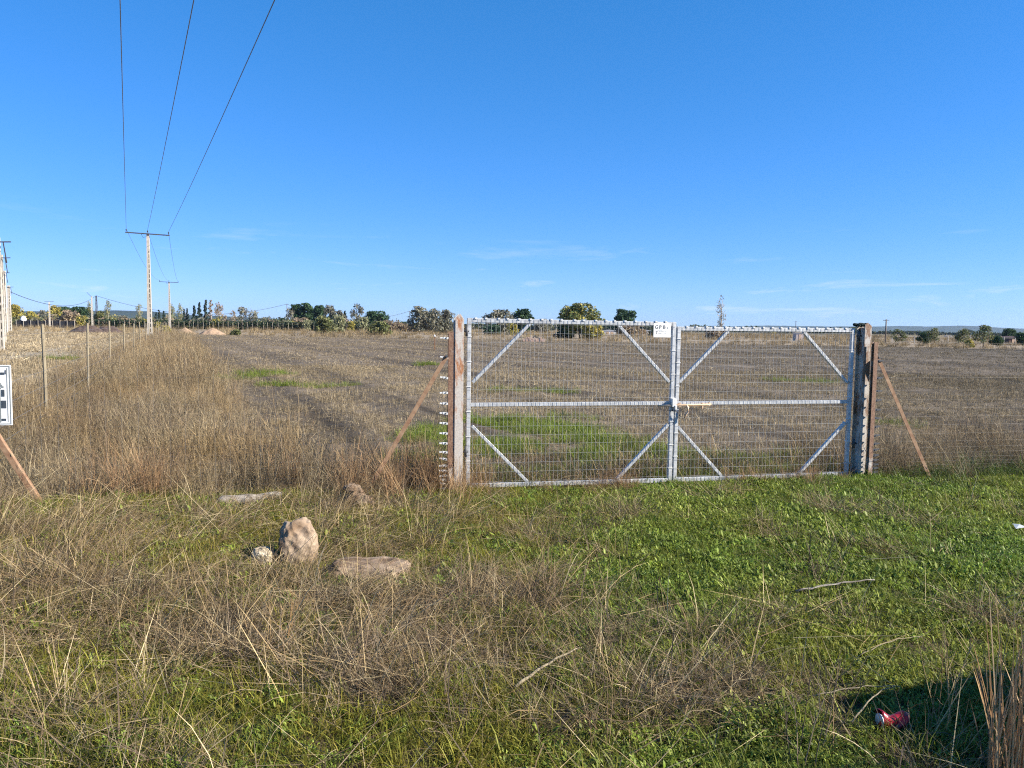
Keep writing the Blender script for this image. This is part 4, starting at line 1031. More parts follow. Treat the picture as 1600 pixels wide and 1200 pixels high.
KIND = {   # shape, palette, leaves, crown base fraction, leaf size fraction, limbs, twigs, bark
    'broad':   ('round', OLIVE, 1500, .18, .040, 8, 0, M_BARK), 'yellow': ('round', YELLOW, 1500, .12, .040, 8, 0, M_BARK),
    'yelgreen': ('round', YELLOW[2:] + OLIVE + MIDG[:2] + YELLOW[:1], 2600, .2, .030, 10, 2, M_BARK),
    'pine':    ('umbrella', DKGREEN, 2000, .18, .040, 6, 0, M_BARK), 'cypress': ('cone', BLUEGR, 1100, .03, .034, 0, 0, M_BARK),
    'poplar':  ('column', PALEG + YELLOW[2:3], 620, .12, .026, 12, 3, M_PALEBARK), 'airy': ('round', GREYGR, 420, .25, .034, 12, 6, M_BARK),
    'bare':    ('round', BROWN, 500, .12, .026, 16, 14, M_PALEBARK), 'grey': ('round', GREYGR, 1300, .10, .036, 10, 5, M_BARK),
    'bush':    ('bush', OLIVE, 900, .02, .055, 4, 1, M_BARK), 'paleb': ('bush', PALEG, 900, .02, .05, 4, 1, M_BARK),
    'brownb':  ('bush', BROWN, 1000, .02, .042, 8, 6, M_BARK), 'yelb': ('bush', YELLOW, 800, .02, .05, 4, 0, M_BARK),
    'wispy':   ('column', GREYGR[:2] + BROWN[:1], 240, .05, .022, 16, 9, M_PALEBARK), 'field': ('round', OLIVE + GREYGR[:2] + MIDG[1:2], 620, .26, .036, 12, 5, M_BARK),
    'dkb':     ('bush', DKGREEN + BLUEGR, 1000, .02, .05, 3, 0, M_BARK)}
def tree(px, top, hw, kind, Y, label, name='tree'):
    shape, pal, n, cb, ls, nb, tw, bark = KIND[kind]
    b_ = at(px, 512, Y); b_.z = 0
    H = at(px, top, Y).z; W = max(.3, hw * Y / 1202.0)
    g = empty(name, b_, rng.uniform(0, 6)); tag(g, label, 'bush' if name == 'shrub' else 'tree')
    mb = MB(); limbs(mb, H * cb, H, max(.05, H * .022), W * .85, nb, tw)
    mb.build('trunk', bark, g, smooth=True)
    W *= 1.36 if kind in ('pine', 'grey', 'airy') and hw < 24 else (1.75 if kind == 'cypress' else 1.18); n = int(n * 1.5); z0 = H * cb; nl = max(15, min(34, int(n / 55)))
    pal = tuple(tuple(1.6 * q_ for q_ in c_) for c_ in pal)
    P = crown_points(n, W, H - z0, z0, nl, shape)
    v, f, c = leafcards(P, ls * (H + 2 * W) * .62, pal)
    put('crown', mesh_np('crown', v, f, c), M_TREE, g)
    return g
T = [  # pixel x, top, half width, kind, distance, label
 (24, 476, 13, 'yellow', 225, 'yellowing broad tree just right of the left edge poles'),
 (50, 487, 11, 'yellow', 222, 'small yellow-green tree behind the white domed tank'),
 (69, 485, 11, 'airy', 228, 'greyish thin tree left of the short pale pole'),
 (86, 478, 12, 'yellow', 236, 'yellow tree directly behind the short pale pole'),
 (103, 480, 11, 'pine', 260, 'dark pine peeping out behind the yellow and brown trees'),
 (125, 480, 13, 'pine', 255, 'round dark green pine left of the slanting-arm pole'),
 (108, 485, 19, 'brownb', 218, 'wide red-brown leafless tree behind the black netting'),
 (141, 471, 4, 'poplar', 240, 'slim brown poplar just left of the slanting-arm pole'),
 (157, 486, 9, 'broad', 235, 'dull green bushy tree right of the slanting-arm pole'),
 (170, 468, 5.5, 'poplar', 238, 'tall thin poplar right of the lattice mast'),
 (192, 493, 9, 'airy', 232, 'low grey scrubby tree between two poplars'),
 (218, 474, 6, 'poplar', 236, 'leafy yellowish poplar left of the tall power pole'),
 (244, 486, 3.2, 'cypress', 250, 'short dark cypress just right of the tall power pole'),
 (249, 482, 3.4, 'cypress', 254, 'pointed dark cypress, second right of the tall power pole'),
 (256, 484, 3.4, 'cypress', 250, 'dark cypress just left of the second power pole'),
 (269, 473, 5, 'poplar', 246, 'brown poplar directly behind the second power pole'),
 (282, 474, 4.5, 'poplar', 242, 'pale poplar right of the second power pole'),
 (288, 480, 3.2, 'cypress', 252, 'narrow dark cypress right of the pale poplar'),
 (293, 480, 3.2, 'cypress', 256, 'narrow dark cypress, second right of the pale poplar'),
 (304, 475, 4.5, 'cypress', 258, 'mid-height green cypress above the left tan heap'),
 (312, 470, 4.6, 'cypress', 254, 'tall blue-dark cypress left of the tallest one'),
 (322, 465, 4.6, 'cypress', 258, 'tallest dark cypress beside the bare pale grove'),
 (330, 466, 5, 'bare', 232, 'pale upright leafless poplar above the right tan heap'),
 (342, 472, 12, 'bare', 236, 'wide leafless brown tree above the right tan heap'),
 (364, 483, 6, 'bare', 230, 'small pale-trunked leafless tree right of the tan heaps'),
 (384, 480, 16, 'airy', 240, 'spreading grey leafless tree behind the clipped hedge'),
 (399, 484, 3.5, 'cypress', 262, 'lone dark cypress at the right of the spreading grey tree'),
 (415, 496, 11, 'airy', 236, 'low grey-green tree in the gap left of the dark pines'),
 (432, 500, 8, 'paleb', 232, 'low pale bush at the end of the gap before the pines'),
 (442, 497, 6, 'pine', 250, 'small dark round pine left of the grove'),
 (452, 481, 9, 'airy', 240, 'thin grey tree under the dark pole'),
 (463, 475, 8, 'pine', 262, 'left one of the three high pines in the grove'),
 (481, 474, 11, 'pine', 262, 'middle and largest of the three high pines in the grove'),
 (499, 477, 8.5, 'pine', 262, 'right one of the three high pines in the grove'),
 (515, 477, 10, 'grey', 248, 'grey-brown tree right of the three high pines'),
 (531, 485, 8, 'grey', 246, 'grey-green tree right of the grey-brown one'),
 (539, 484, 5, 'cypress', 258, 'spiky dark conifer at the right end of the grove'),
 (558, 475, 12, 'airy', 236, 'airy open-crowned tree standing alone against the sky'),
 (590, 487, 16, 'pine', 250, 'broad dark evergreen with a spike on top'),
 (626, 503, 13, 'pine', 300, 'low dark trees in the gap beside the bushy grove'),
 (655, 479, 15, 'grey', 175, 'left and highest tree of the bushy grove beside the gate'),
 (676, 483, 15, 'grey', 176, 'middle tree of the bushy grove beside the gate'),
 (697, 484, 12, 'grey', 178, 'right tree of the bushy grove beside the gate post'),
 (779, 485, 23, 'grey', 190, 'wide grey tree over the left end of the gate'),
 (818, 483, 13, 'pine', 192, 'green rounded pine over the left gate leaf'),
 (848, 499, 14, 'grey', 200, 'low grey trees between the pine and the big yellow-green tree'),
 (887, 477, 12, 'airy', 138, 'sparse leafless crown at the left of the big yellow-green tree'),
 (906, 475, 33, 'yelgreen', 132, 'big yellow-green tree rising over the left gate leaf'),
 (976, 484, 14.5, 'pine', 205, 'dark ball-shaped pine over the left gate leaf'),
 (1125, 462, 8, 'wispy', 150, 'tall wispy leafless poplar over the right gate leaf'),
 (1208, 517, 5, 'yellow', 300, 'tiny yellow-green tree seen through the right gate leaf'),
 (1404, 515, 11, 'field', 112, 'small green tree right of the dark leaning pole'),
 (1445, 520, 9, 'pine', 118, 'dark low tree partly behind the second field tree'),
 (1458, 513, 12, 'field', 112, 'green spreading tree, second right of the dark leaning pole'),
 (1507, 514, 13, 'field', 110, 'green leaning tree, third right of the dark leaning pole'),
 (1538, 508, 16, 'field', 106, 'largest thin-leaved tree at the far right field edge'),
 (1558, 525, 8, 'pine', 110, 'dark low bush-like tree right of the largest field tree'),
 (1577, 514, 9, 'pine', 170, 'dark round tree behind the brown shed at the right'),
 (1600, 520, 9, 'pine', 120, 'dark tree cut by the right edge of the picture')]
for q in T: tree(*q)
S = [
 (129, 494, 11, 'yelb', 214, 'yellow shrub in front of the slim brown poplar'),
 (246, 503, 6, 'yelb', 180, 'small green-yellow shrub at the foot of the tall pole'),
 (259, 509, 9, 'yelb', 118, 'olive shrub left of the left tan heap'),
 (468, 497, 15, 'brownb', 216, 'pale brown bush before the three high pines'),
 (480, 500, 9, 'paleb', 212, 'pale green bush before the middle high pine'),
 (508, 494, 17, 'bush', 150, 'tall olive bush standing at the field edge before the grove'),
 (530, 492, 13, 'paleb', 160, 'light green bush right of the tall olive bush'),
 (549, 502, 7, 'yelb', 205, 'golden shrub below the airy open-crowned tree'),
 (568, 496, 11, 'paleb', 190, 'pale bush left of the broad dark evergreen'),
 (592, 503, 19, 'bush', 140, 'green bush at the field edge before the broad dark evergreen'),
 (368, 515, 9, 'bush', 118, 'low green weedy shrub right of the tan heaps'),
 (800, 503, 11, 'yelb', 170, 'yellow-green shrub seen through the left gate leaf'),
 (768, 508, 16, 'dkb', 185, 'dark hedge-like bush behind the left gate stile'),
 (925, 505, 18, 'yelb', 130, 'yellowish undergrowth right of the big tree trunk'),
 (885, 508, 17, 'dkb', 134, 'dark undergrowth left of the big tree trunk'),
 (985, 505, 26, 'brownb', 190, 'grey-brown bramble bank under the ball-shaped pine'),
 (1035, 506, 24, 'bush', 200, 'olive bramble bank behind the white sign'),
 (1120, 513, 20, 'brownb', 150, 'red-brown thicket at the foot of the wispy poplar'),
 (1516, 530, 8, 'yelb', 100, 'small yellowish shrub on the far right bank')]
for q in S: tree(*q, name='shrub')
# far woods as one mass
P = []; Cc = []
for px in np.arange(-60, 1680, 2.3):
    for (Yw, h0, h1, a0_, a1_) in ((420, 2.2, 4.2, -60, 720), (520, 2.6, 5.0, 720, 1350), (700, 2.0, 4.2, 1330, 1680)):
        if a0_ <= px < a1_:
            c = at(px, 512, Yw + rng.uniform(-30, 30)); hh = rng.uniform(h0, h1) * (.6 + .8 * float(vn(np.array([px]), np.array([0.]), 24, 5)[0]))
            m_ = 46; d = rng.normal(0, 1, (m_, 3)); d /= np.linalg.norm(d, axis=1)[:, None]
            P.append(np.array([c.x, c.y, hh * .5]) + d * rng.uniform(.5, 1, (m_, 1)) * np.array([hh * .55, hh * .5, hh * .5]))
P = np.concatenate(P)
v, f, c = leafcards(P, 1.0, DKGREEN + OLIVE + GREYGR[:2])
tag(put('distant_woods', mesh_np('distant_woods', v, f, c), M_TREE), 'continuous dark line of far-off woods along the horizon', 'woods', kind='stuff')

# scrub belt behind the hedge
P = []; C_ = []
for px in np.arange(15, 735, 1.7):
    c = at(px, 512, 224 + rng.uniform(-4, 6)); hh = rng.uniform(2.2, 3.6) * (.65 + .7 * float(vn(np.array([px]), np.array([3.]), 14, 15)[0]))
    m_ = 52; d = rng.normal(0, 1, (m_, 3)); d /= np.linalg.norm(d, axis=1)[:, None]
    P.append(np.array([c.x, c.y, hh * .52]) + d * rng.uniform(.45, 1, (m_, 1)) * np.array([hh * .42, hh * .4, hh * .5]))
    base_ = (OLIVE, GREYGR, BROWN, PALEG, YELLOW)[int(4.99 * float(vn(np.array([px]), np.array([9.]), 16, 19)[0]))]
    C_.append(np.array(base_)[rng.integers(0, len(base_), m_)] * rng.normal(1.25, .2, (m_, 1)))
v, f, c = leafcards(np.concatenate(P), .36, OLIVE)
c = np.repeat(np.clip(np.concatenate(C_), .01, .6), 3, 0)
tag(put('scrub_belt', mesh_np('scrub_belt', v, f, c), M_TREE), 'belt of mixed olive and brown scrub behind the clipped hedge', 'scrub', kind='stuff')

# clipped hedge with pale stakes
h0, h1 = at(120, 512, 214), at(606, 512, 214)
hg = empty('clipped_hedge', (h0.x, 214, 0)); tag(hg, 'long dark clipped conifer hedge along the back of the field', 'hedge')
Lh = h1.x - h0.x; nH = 26000
P = np.stack([rng.uniform(0, Lh, nH), rng.normal(0, .35, nH), rng.uniform(.02, 2.45, nH)], -1)
P[:, 1] += .3 * np.sin(P[:, 0] * 5.2)
keep = rng.uniform(0, 1, nH) < np.where(P[:, 2] > 2.1, .6, .45 + .55 * (np.sin(P[:, 0] * 4.9 + np.sin(P[:, 0])) > -.5))
v, f, c = leafcards(P[keep], .22, DKGREEN + BLUEGR + OLIVE[:1])
put('foliage', mesh_np('foliage', v, f, c), M_TREE, hg)
sk = MB().tube([(0, 0, -.2), (0, 0, 2.2)], .05, 5).mesh('stake'); sk.materials.append(M_PALEBARK)
for i in range(64): put('stake', sk, None, hg, loc=(Lh * (i + rr.uniform(-.2, .2)) / 63, -.85, 0))

# black netting fence at the left
nf = empty('netting_fence', at(26, 512, 198)); nf.location.z = 0; tag(nf, 'black shade-net fence in front of the yellow trees at left', 'fence')
p0, p1 = at(22, 512, 198), at(113, 512, 198); Ln = p1.x - p0.x
mb = MB()
for i in range(24):
    x0_, x1_ = Ln * i / 24, Ln * (i + 1) / 24; zt_ = 1.75 + .12 * math.sin(i * 1.7)
    mb.bar((x0_, .04 * math.sin(i), zt_ / 2 + .05), (x1_, .04 * math.sin(i + 1), zt_ / 2 + .05), .03, zt_)
mb.build('netting', M_NET, nf)
pk = MB().tube([(0, 0, -.2), (0, 0, 1.95)], .05, 5).mesh('post'); pk.materials.append(M_CONC)
for i in range(9): put('post', pk, None, nf, loc=(Ln * i / 8, -.12, 0))
# white domed tank
g = empty('domed_tank', at(37, 512, 204)); g.location.z = 0; tag(g, 'small white domed tank among the yellow trees at left', 'tank')
mb = MB().tube([(0, 0, 0), (0, 0, 2.0), (0, 0, 2.35), (0, 0, 2.7), (0, 0, 2.95), (0, 0, 3.05)], [.75, .75, .68, .5, .28, .03], 16); mb.build('shell', M_WHITE, g, smooth=True)
MB().tube([(.5, 0, 2.5), (.5, 0, 2.9)], .12, 8).build('hatch', M_GALV, g)

# soil heaps
def heap(px0, px1, top, Y, mat, label, flat=0.0, dpt=.7):
    a_, b_ = at(px0, 512, Y), at(px1, 512, Y); W = (b_.x - a_.x) / 2; c = (a_ + b_) / 2; H = at((px0 + px1) / 2, top, Y).z
    n = 72; u = np.linspace(-1.1, 1.1, n); XX, YY = np.meshgrid(u, u); r = np.hypot(XX, YY)
    base = np.clip(1 - r, 0, 1); k = np.minimum(base / (1 - flat), 1) ** 1.05
    ZZ = k * H * (.82 + .36 * fbm(XX * W + px0, YY * W, W * .5, px0)) + (fbm(XX * W, YY * W, .9, 7 + px0) - .5) * .35 * (k > .02) - .08
    ZZ = ZZ - .06 * sst(.0, .1, r - .95)
    P = np.stack([XX * W, YY * W * dpt, ZZ], -1).reshape(-1, 3); i2 = np.arange(n * n).reshape(n, n)
    F = np.stack([i2[:-1, :-1], i2[:-1, 1:], i2[1:, 1:], i2[1:, :-1]], -1).reshape(-1, 4)
    o_ = put('soil_heap', mesh_np('soil_heap', P, F, None, True), mat, None, loc=(c.x, Y, 0)); return tag(o_, label, 'soil heap', 'soil heaps')
heap(270, 309, 510, 124, M_SAND, 'left one of the two conical tan soil heaps')
heap(308, 354, 509.5, 122, M_SAND, 'right and larger of the two conical tan soil heaps')
heap(104, 168, 509, 122, M_SOILH, 'dark brown ploughed soil heap left of the tall pole, left lump', .35, .5)
heap(140, 196, 509.5, 126, M_SOILH, 'dark brown ploughed soil heap left of the tall pole, right lump', .35, .5)

# brick stack
g = empty('brick_stack', gnd(834, 534)); g.rotation_euler.z = .05; tag(g, 'low stack of pinkish bricks at the field edge behind the gate', 'bricks')
bk = MB().box((0, 0, .1), (.48, .24, .19)).mesh('brick', .01); bk.materials.append(M_BRICK)
kx = g.location.y / 1202 * 17
for i in range(14):
    for j in range(3):
        if j == 2 and rr.random() < .35: continue
        put('brick', bk, None, g, M=Matrix.Translation((-kx + 2 * kx * (i + .5) / 14, rr.uniform(-.03, .03), .2 * j)) @ Matrix.Rotation(rr.uniform(-.06, .06), 4, 'Z') @ Matrix.Diagonal((2 * kx / 14 / .52, 1, 1, 1)))
# stake with white top
g = empty('marker_stake', gnd(679, 545)); tag(g, 'thin brown stake with a white insulator in the field by the gate', 'stake')
MB().tube([(0, 0, -.2), (.01, 0, .5), (0, 0, .95)], .03, 6).build('stake', M_RUSTBAR, g)
MB().tube([(0, 0, .94), (0, 0, 1.0), (0, 0, 1.1), (0, 0, 1.16)], [.04, .07, .06, .02], 8).build('insulator', M_CERAM, g, smooth=True)
for px, tp, Yp, lb in ((869, 506, 140, 'taller pale concrete post behind the left gate leaf'), (845.5, 511, 142, 'shorter pale concrete post behind the left gate leaf')):
    b_ = at(px, 512, Yp); b_.z = 0; hp = at(px, tp, Yp).z
    g = empty('concrete_post', b_); tag(g, lb, 'post', 'pale posts at the field edge')
    MB().bar((0, 0, -.2), (0, 0, hp), .16, .16, (0, 1, 0)).build('shaft', M_CONC, g, .01)
    MB().bar((-.02, -.05, hp - .05), (.45, -.05, hp + .12), .08, .08).build('arm', M_CONC, g)

# buildings
def shed(px0, px1, top, Y, wall, roof, label, doors=1, dpt=3.0, rise=.25):
    a_, b_ = at(px0, 512, Y), at(px1, 512, Y); W = b_.x - a_.x; H = at((px0 + px1) / 2, top, Y).z
    g = empty('shed', ((a_.x + b_.x) / 2, Y, 0)); tag(g, label, 'shed')
    MB().box((0, 0, (H - rise) / 2), (W, dpt, H - rise)).build('wall', wall, g)
    MB().prism([(-W / 2 - .15, H - rise + .004), (W / 2 + .15, H - rise + .004), (W / 2 + .15, H - rise + .08), (0, H + .05), (-W / 2 - .15, H - rise + .08)], -dpt / 2 - .15, dpt / 2 + .15).build('roof', roof, g)
    for i in range(doors):
        xx = W * ((i + 1) / (doors + 1) - .5)
        MB().box((xx, -dpt / 2 - .02, (H - rise) * .4), (min(.9, W * .3), .03, (H - rise) * .8)).build('door', M_BOLT, g)
    return g
M_PINKW = simple('pinkish_render', [(0.3, (0.42, 0.34, 0.30)), (0.7, (0.56, 0.47, 0.42))], 1.5, 0.9, 0, .1)
M_DKW = simple('dark_red_boards', [(0.3, (0.05, 0.03, 0.03)), (0.7, (0.10, 0.06, 0.055))], 1.5, 0.9, 0, .2)
shed(1242, 1254, 519, 150, M_PINKW, M_CONC, 'small pale pink hut at the field edge seen through the right gate leaf', 1, 1.6, .1)
shed(1570, 1593, 525.5, 140, M_DKW, M_DKW, 'long dark red-brown shed at the far right', 2)
shed(1478, 1486, 523.5, 420, M_WHITE, M_CONC, 'tiny white house far off between the right-hand trees', 1)
shed(942, 962, 515.5, 240, M_WHITE, M_GALV, 'low white shed seen through the left gate leaf below the ball-shaped pine', 2)
shed(1000, 1024, 516, 250, M_WHITE, M_GALV, 'low white shed seen through the gate left of the white sign', 2)
# pale rail fence on the right
r0, r1 = at(1395, 512, 128), at(1640, 512, 128)
g = empty('rail_fence', (r0.x, 128, 0)); tag(g, 'pale post-and-rail fence behind the right-hand field trees', 'fence')
Lr = r1.x - r0.x; nr = 14
pmr = MB().bar((0, 0, -.2), (0, 0, 1.35), .10, .10, (0, 1, 0)).mesh('post'); pmr.materials.append(M_CONC)
rlm = MB().bar((.06, 0, 0), (Lr / nr - .06, 0, 0), .05, .07).mesh('rail'); rlm.materials.append(M_CONC)
for i in range(nr + 1):
    put('post', pmr, None, g, loc=(Lr * i / nr, 0, 0))
    if i < nr:
        for z in (.35, 1.2): put('rail', rlm, None, g, loc=(Lr * i / nr, 0, z))

# ------------------------------------------------------------------ stones, log, litter
def rock(name, c, size, mat, label, cat, seed, amp=.22, group=None, rz=0, sub=5, sink=.12, sq=1.0):
    bm = bmesh.new(); bmesh.ops.create_icosphere(bm, subdivisions=sub, radius=1)
    P = np.array([v.co[:] for v in bm.verts]); s_ = seed * 13
    P2 = np.sign(P) * np.abs(P) ** sq
    d = (fbm(P[:, 0] + P[:, 2] * .7 + 9, P[:, 1] - P[:, 2] * .6 + 5, .9, s_) - .5) * amp * 2 + (fbm(P[:, 0] * 1.3 + 4, P[:, 2] + P[:, 1] * .5 + 7, .26, s_ + 3) - .5) * amp * .8 + (fbm(P[:, 1] * 1.2 + 3, P[:, 2] + P[:, 0] * .6 + 2, .10, s_ + 6) - .5) * amp * .42
    P2 = P2 * (1 + d)[:, None] * np.array(size)[None, :]
    for v, p in zip(bm.verts, P2): v.co = p
    me = bpy.data.meshes.new(name); bm.to_mesh(me); bm.free()
    for p in me.polygons: p.use_smooth = True
    o_ = put(name, me, mat, None, loc=(c.x, c.y, hz(c.x, c.y) + size[2] * (1 - sink * 2))); o_.rotation_euler.z = rz
    return tag(o_, label, cat, group)
rock('boulder', gnd(459, 884) + Vector((0, .12, 0)), (.150, .125, .205), M_STONE, 'upright rounded boulder, largest stone on the left verge', 'boulder', 3, .24, rz=.4, sq=.80, sink=.17)
rock('stone', gnd(410, 881), (.088, .075, .076), M_STONE2, 'small cream stone lying beside the upright boulder', 'stone', 5, .28, sq=.75)
rock('flat_rock', gnd(570, 908) + Vector((0, .12, 0)), (.30, .19, .095), M_FLAT, 'low flat tan rock half covered by dry grass', 'rock', 8, .34, sink=.40, sq=.7)
g = empty('rubble_pile', gnd(556, 792)); g.location.z = hz(g.location.x, g.location.y); g.scale = (.9, .9, .72); tag(g, 'heap of brown pebbly rubble in the grass before the fence', 'rubble')
for i in range(44):
    t = rr.random(); a_ = rr.uniform(0, 2 * PI); r_ = .17 * math.sqrt(rr.random()) * (1.1 - t)
    s_ = rr.uniform(.025, .062)
    bm = bmesh.new(); bmesh.ops.create_icosphere(bm, subdivisions=2, radius=s_)
    for v in bm.verts: v.co = v.co * (1 + rr.uniform(-.18, .18))
    me = bpy.data.meshes.new('pebble'); bm.to_mesh(me); bm.free()
    q = put('pebble', me, M_RUBBLE, g, M=Matrix.Translation((r_ * math.cos(a_) * 1.1 + .10 * (.5 - t), r_ * math.sin(a_), .03 + t * .30)) @ Matrix.Rotation(rr.uniform(0, 6), 4, 'X') @ Matrix.Diagonal((1.15, 1, .8, 1)))
bm = bmesh.new(); bmesh.ops.create_icosphere(bm, subdivisions=3, radius=1)
for v in bm.verts: v.co = Vector((v.co.x * .15, v.co.y * .13, max(-.02, v.co.z) * .28)) * (1 + .12 * math.sin(v.co.x * 9) * math.cos(v.co.y * 7 + v.co.z * 8))
me = bpy.data.meshes.new('core'); bm.to_mesh(me); bm.free(); put('earth_core', me, M_RUBBLE, g)
# bleached log
l0, l1 = gnd(340, 793), gnd(441, 783); l0.z = hz(l0.x, l0.y); l1.z = hz(l1.x, l1.y)
pts = []; rad = []
for i in range(15):
    t = i / 14; p = l0.lerp(l1, t) - l0; p.z += .045 + .006 * math.sin(t * 7); p.y += .008 * math.sin(t * 11); pts.append(p); rad.append(.056 * (1 - .28 * t) * (1 + .10 * math.sin(t * 17)) * (.6 if i in (0, 14) else 1))
o_ = MB().tube(pts, rad, 14).build('log', M_LOG, None, smooth=True); o_.location = l0; tag(o_, 'bleached grey log lying in the grass before the left fence', 'log')
def stick(p, q, r, mat, label, bow=.03, lift=.05, cat='stick'):
    p = gnd(*p); q = gnd(*q); p.z = hz(p.x, p.y) + lift; q.z = hz(q.x, q.y) + lift + .02
    pts = [p.lerp(q, t / 10) - p + Vector((0, 0, bow * math.sin(PI * t / 10) + .004 * math.sin(t * 2.3))) for t in range(11)]
    o_ = MB().tube(pts, [r * (1 - .055 * t) for t in range(11)], 7).build('stick', mat, None, smooth=True); o_.location = p
    return tag(o_, label, cat, 'fallen sticks')
stick((1243, 929), (1366, 921), .009, M_LOG, 'straight white dry stick lying on the green grass below the gate', .01)
stick((805, 1087), (908, 1026), .009, M_WOOD, 'thick grey dead stick at the middle of the foreground', .02)
stick((1340, 1040), (1440, 1015), .003, M_WOOD, 'thin pale stalk lying above the dark shadow at right', .03)
stick((1270, 1105), (1405, 1096), .0035, M_WOOD, 'thin pale stalk lying just above the crushed can', .02)
stick((1330, 1150), (1405, 1096), .004, M_WOOD, 'bent straw stalk beside the crushed can', .05)
# crushed can
cc = gnd(1393, 1146); g = empty('crushed_can', Vector((cc.x, cc.y, hz(cc.x, cc.y) + .055)), .15); g.scale = (1.15, 1.15, 1.25); tag(g, 'crushed red drink can lying in the grass at lower right', 'can')
bm = bmesh.new(); bmesh.ops.create_cone(bm, cap_ends=False, segments=40, radius1=.033, radius2=.033, depth=.112)
bmesh.ops.subdivide_edges(bm, edges=[e_ for e_ in bm.edges if abs(e_.verts[0].co.z - e_.verts[1].co.z) > .05], cuts=16)
for v in bm.verts:
    z = v.co.z; a_ = math.atan2(v.co.y, v.co.x)
    k = 1 - .42 * math.exp(-(z / .022) ** 2) * max(0, math.cos(a_ - 1.2)) - .10 * math.sin(3 * a_ + z * 90) * math.exp(-(z / .04) ** 2)
    if abs(z) > .05: k *= .88
    v.co.x *= k; v.co.y *= k * .92; v.co.z = z * .92 + .008 * math.sin(a_ * 2)
    v.co.x += .012 * math.cos(z * 40)
me = bpy.data.meshes.new('body'); bm.to_mesh(me); bm.free()
m, t, b, o = newmat('red_can')
n_ = noise(t, 26, 3, .6); r_ = ramp(t, n_.outputs['Fac'], [(.40, (.42, .02, .035)), (.55, (.30, .015, .03)), (.60, (.045, .05, .055)), (.68, (.40, .10, .11))])
t.links.new(r_.outputs[0], b.inputs['Base Color']); b.inputs['Roughness'].default_value = .35; b.inputs['Metallic'].default_value = .25
put('can_wall', me, m, g, M=Matrix.Rotation(PI / 2, 4, 'Y') @ Matrix.Rotation(.3, 4, 'X'))
for s_ in (-1, 1):
    MB().tube([(s_ * .0515, .003, 0), (s_ * .0555, .003, 0), (s_ * .0545, .003, 0)], [.027, .026, .02], 20).build('can_end', M_GALV, g, smooth=True)
# scrap of white paper
g = gnd(1592, 836); mb = MB(); 
vv = [(-.05, -.03, 0), (.04, -.04, .02), (.05, .03, .01), (-.04, .04, .03), (0, 0, .035)]
mb.add(vv, [(0, 1, 4), (1, 2, 4), (2, 3, 4), (3, 0, 4)]).add([(p[0], p[1], p[2] - .002) for p in vv], [(1, 0, 4), (2, 1, 4), (3, 2, 4), (0, 3, 4)])
o_ = mb.build('paper_scrap', M_WHITE); o_.location = Vector((g.x, g.y, hz(g.x, g.y) + .06)); tag(o_, 'crumpled white scrap on the grass at the right edge', 'litter')

# ------------------------------------------------------------------ single dead weeds of the foreground
def weed(px, py, h, n, label, lean=.12, az=None, spread=.05, twigs=5, cols=DRY[:4] + DEAD[:2], r=.0026):
    c = gnd(px, py); c.z = hz(c.x, c.y)
    g = empty('dead_weed', c); tag(g, label, 'weed', 'dead weeds standing in the foreground')
    for i in range(n):
        a_ = rng.uniform(0, 2 * PI) if az is None else az + rng.normal(0, .5)
        l_ = abs(rng.normal(lean, .10)); hh = h * rng.uniform(.65, 1.08); p = Vector((rng.normal(0, spread), rng.normal(0, spread), -.01)); pts = [p.copy()]
        for s_ in range(7):
            l_ += rng.normal(.02, .05); a_ += rng.normal(0, .12)
            p = p + Vector((math.sin(l_) * math.cos(a_), math.sin(l_) * math.sin(a_), math.cos(l_))) * hh / 7; pts.append(p.copy())
        mb = MB().tube(pts, [r * (1 - .09 * k_) for k_ in range(8)], 5)
        for q in range(twigs):
            s0 = pts[rng.integers(3, 8)]; dv = Vector((rng.normal(0, .5), rng.normal(0, .5), rng.uniform(.5, 1.1))) * h * rng.uniform(.06, .16)
            mb.tube([s0, s0 + dv * .5, s0 + dv + Vector((0, 0, .01))], [r * .55, r * .45, r * .25], 4)
        col = cols[rng.integers(0, len(cols))]
        o_ = mb.build('stem', None, g); me_ = o_.data
        at_ = me_.color_attributes.new('col', 'FLOAT_COLOR', 'POINT'); at_.data.foreach_set('color', np.tile(np.array([*col, 1], np.float32), len(me_.vertices)))
        me_.materials.append(M_STEM)
M_STEM = leafmat('stem', .05, .15, .75, inst=False)
weed(1245, 1200, .46, 5, 'dark branching dead weed left of the crushed can', .1, None, .03, 7, DEAD, .0028)
weed(1290, 1180, .50, 4, 'dead weed with leaning stems just left of the crushed can', .3, .4, .04, 6, DEAD[:2] + DRY[4:], .0026)
weed(1470, 1150, .52, 7, 'tall tan dead weed standing before the dark shadow', .07, None, .035, 6, DRY[:3], .0024)
weed(1440, 1165, .26, 5, 'short bent dead stalks right of the crushed can', .45, None, .05, 2, DEAD, .0022)
weed(1530, 1180, .40, 5, 'grey dead stems with bent tips left of the brown thicket', .25, 2.0, .06, 3, DEAD, .0024)
weed(930, 1180, .34, 5, 'thin dead weed at the bottom centre of the foreground', .18, None, .05, 5, DRY, .0022)
weed(945, 1060, .30, 3, 'thin upright dead stalks right of the thick grey stick', .1, None, .05, 4, DRY, .002)
weed(440, 1010, .42, 7, 'tall orange-tan dry stalks on the left foreground', .1, .3, .05, 3, ((.40, .24, .10), (.46, .31, .15)), .0024)
weed(250, 1170, .42, 3, 'two long pale stems arching at the lower left', .35, .9, .10, 1, DRY[:2], .0024)
weed(85, 1110, .45, 3, 'long pale curved stem at the far lower left', .3, 2.2, .05, 1, DRY[:2], .0026)
weed(840, 960, .34, 8, 'brown dead weed clump left of the middle of the verge', .45, .5, .08, 6, DEAD, .0022)
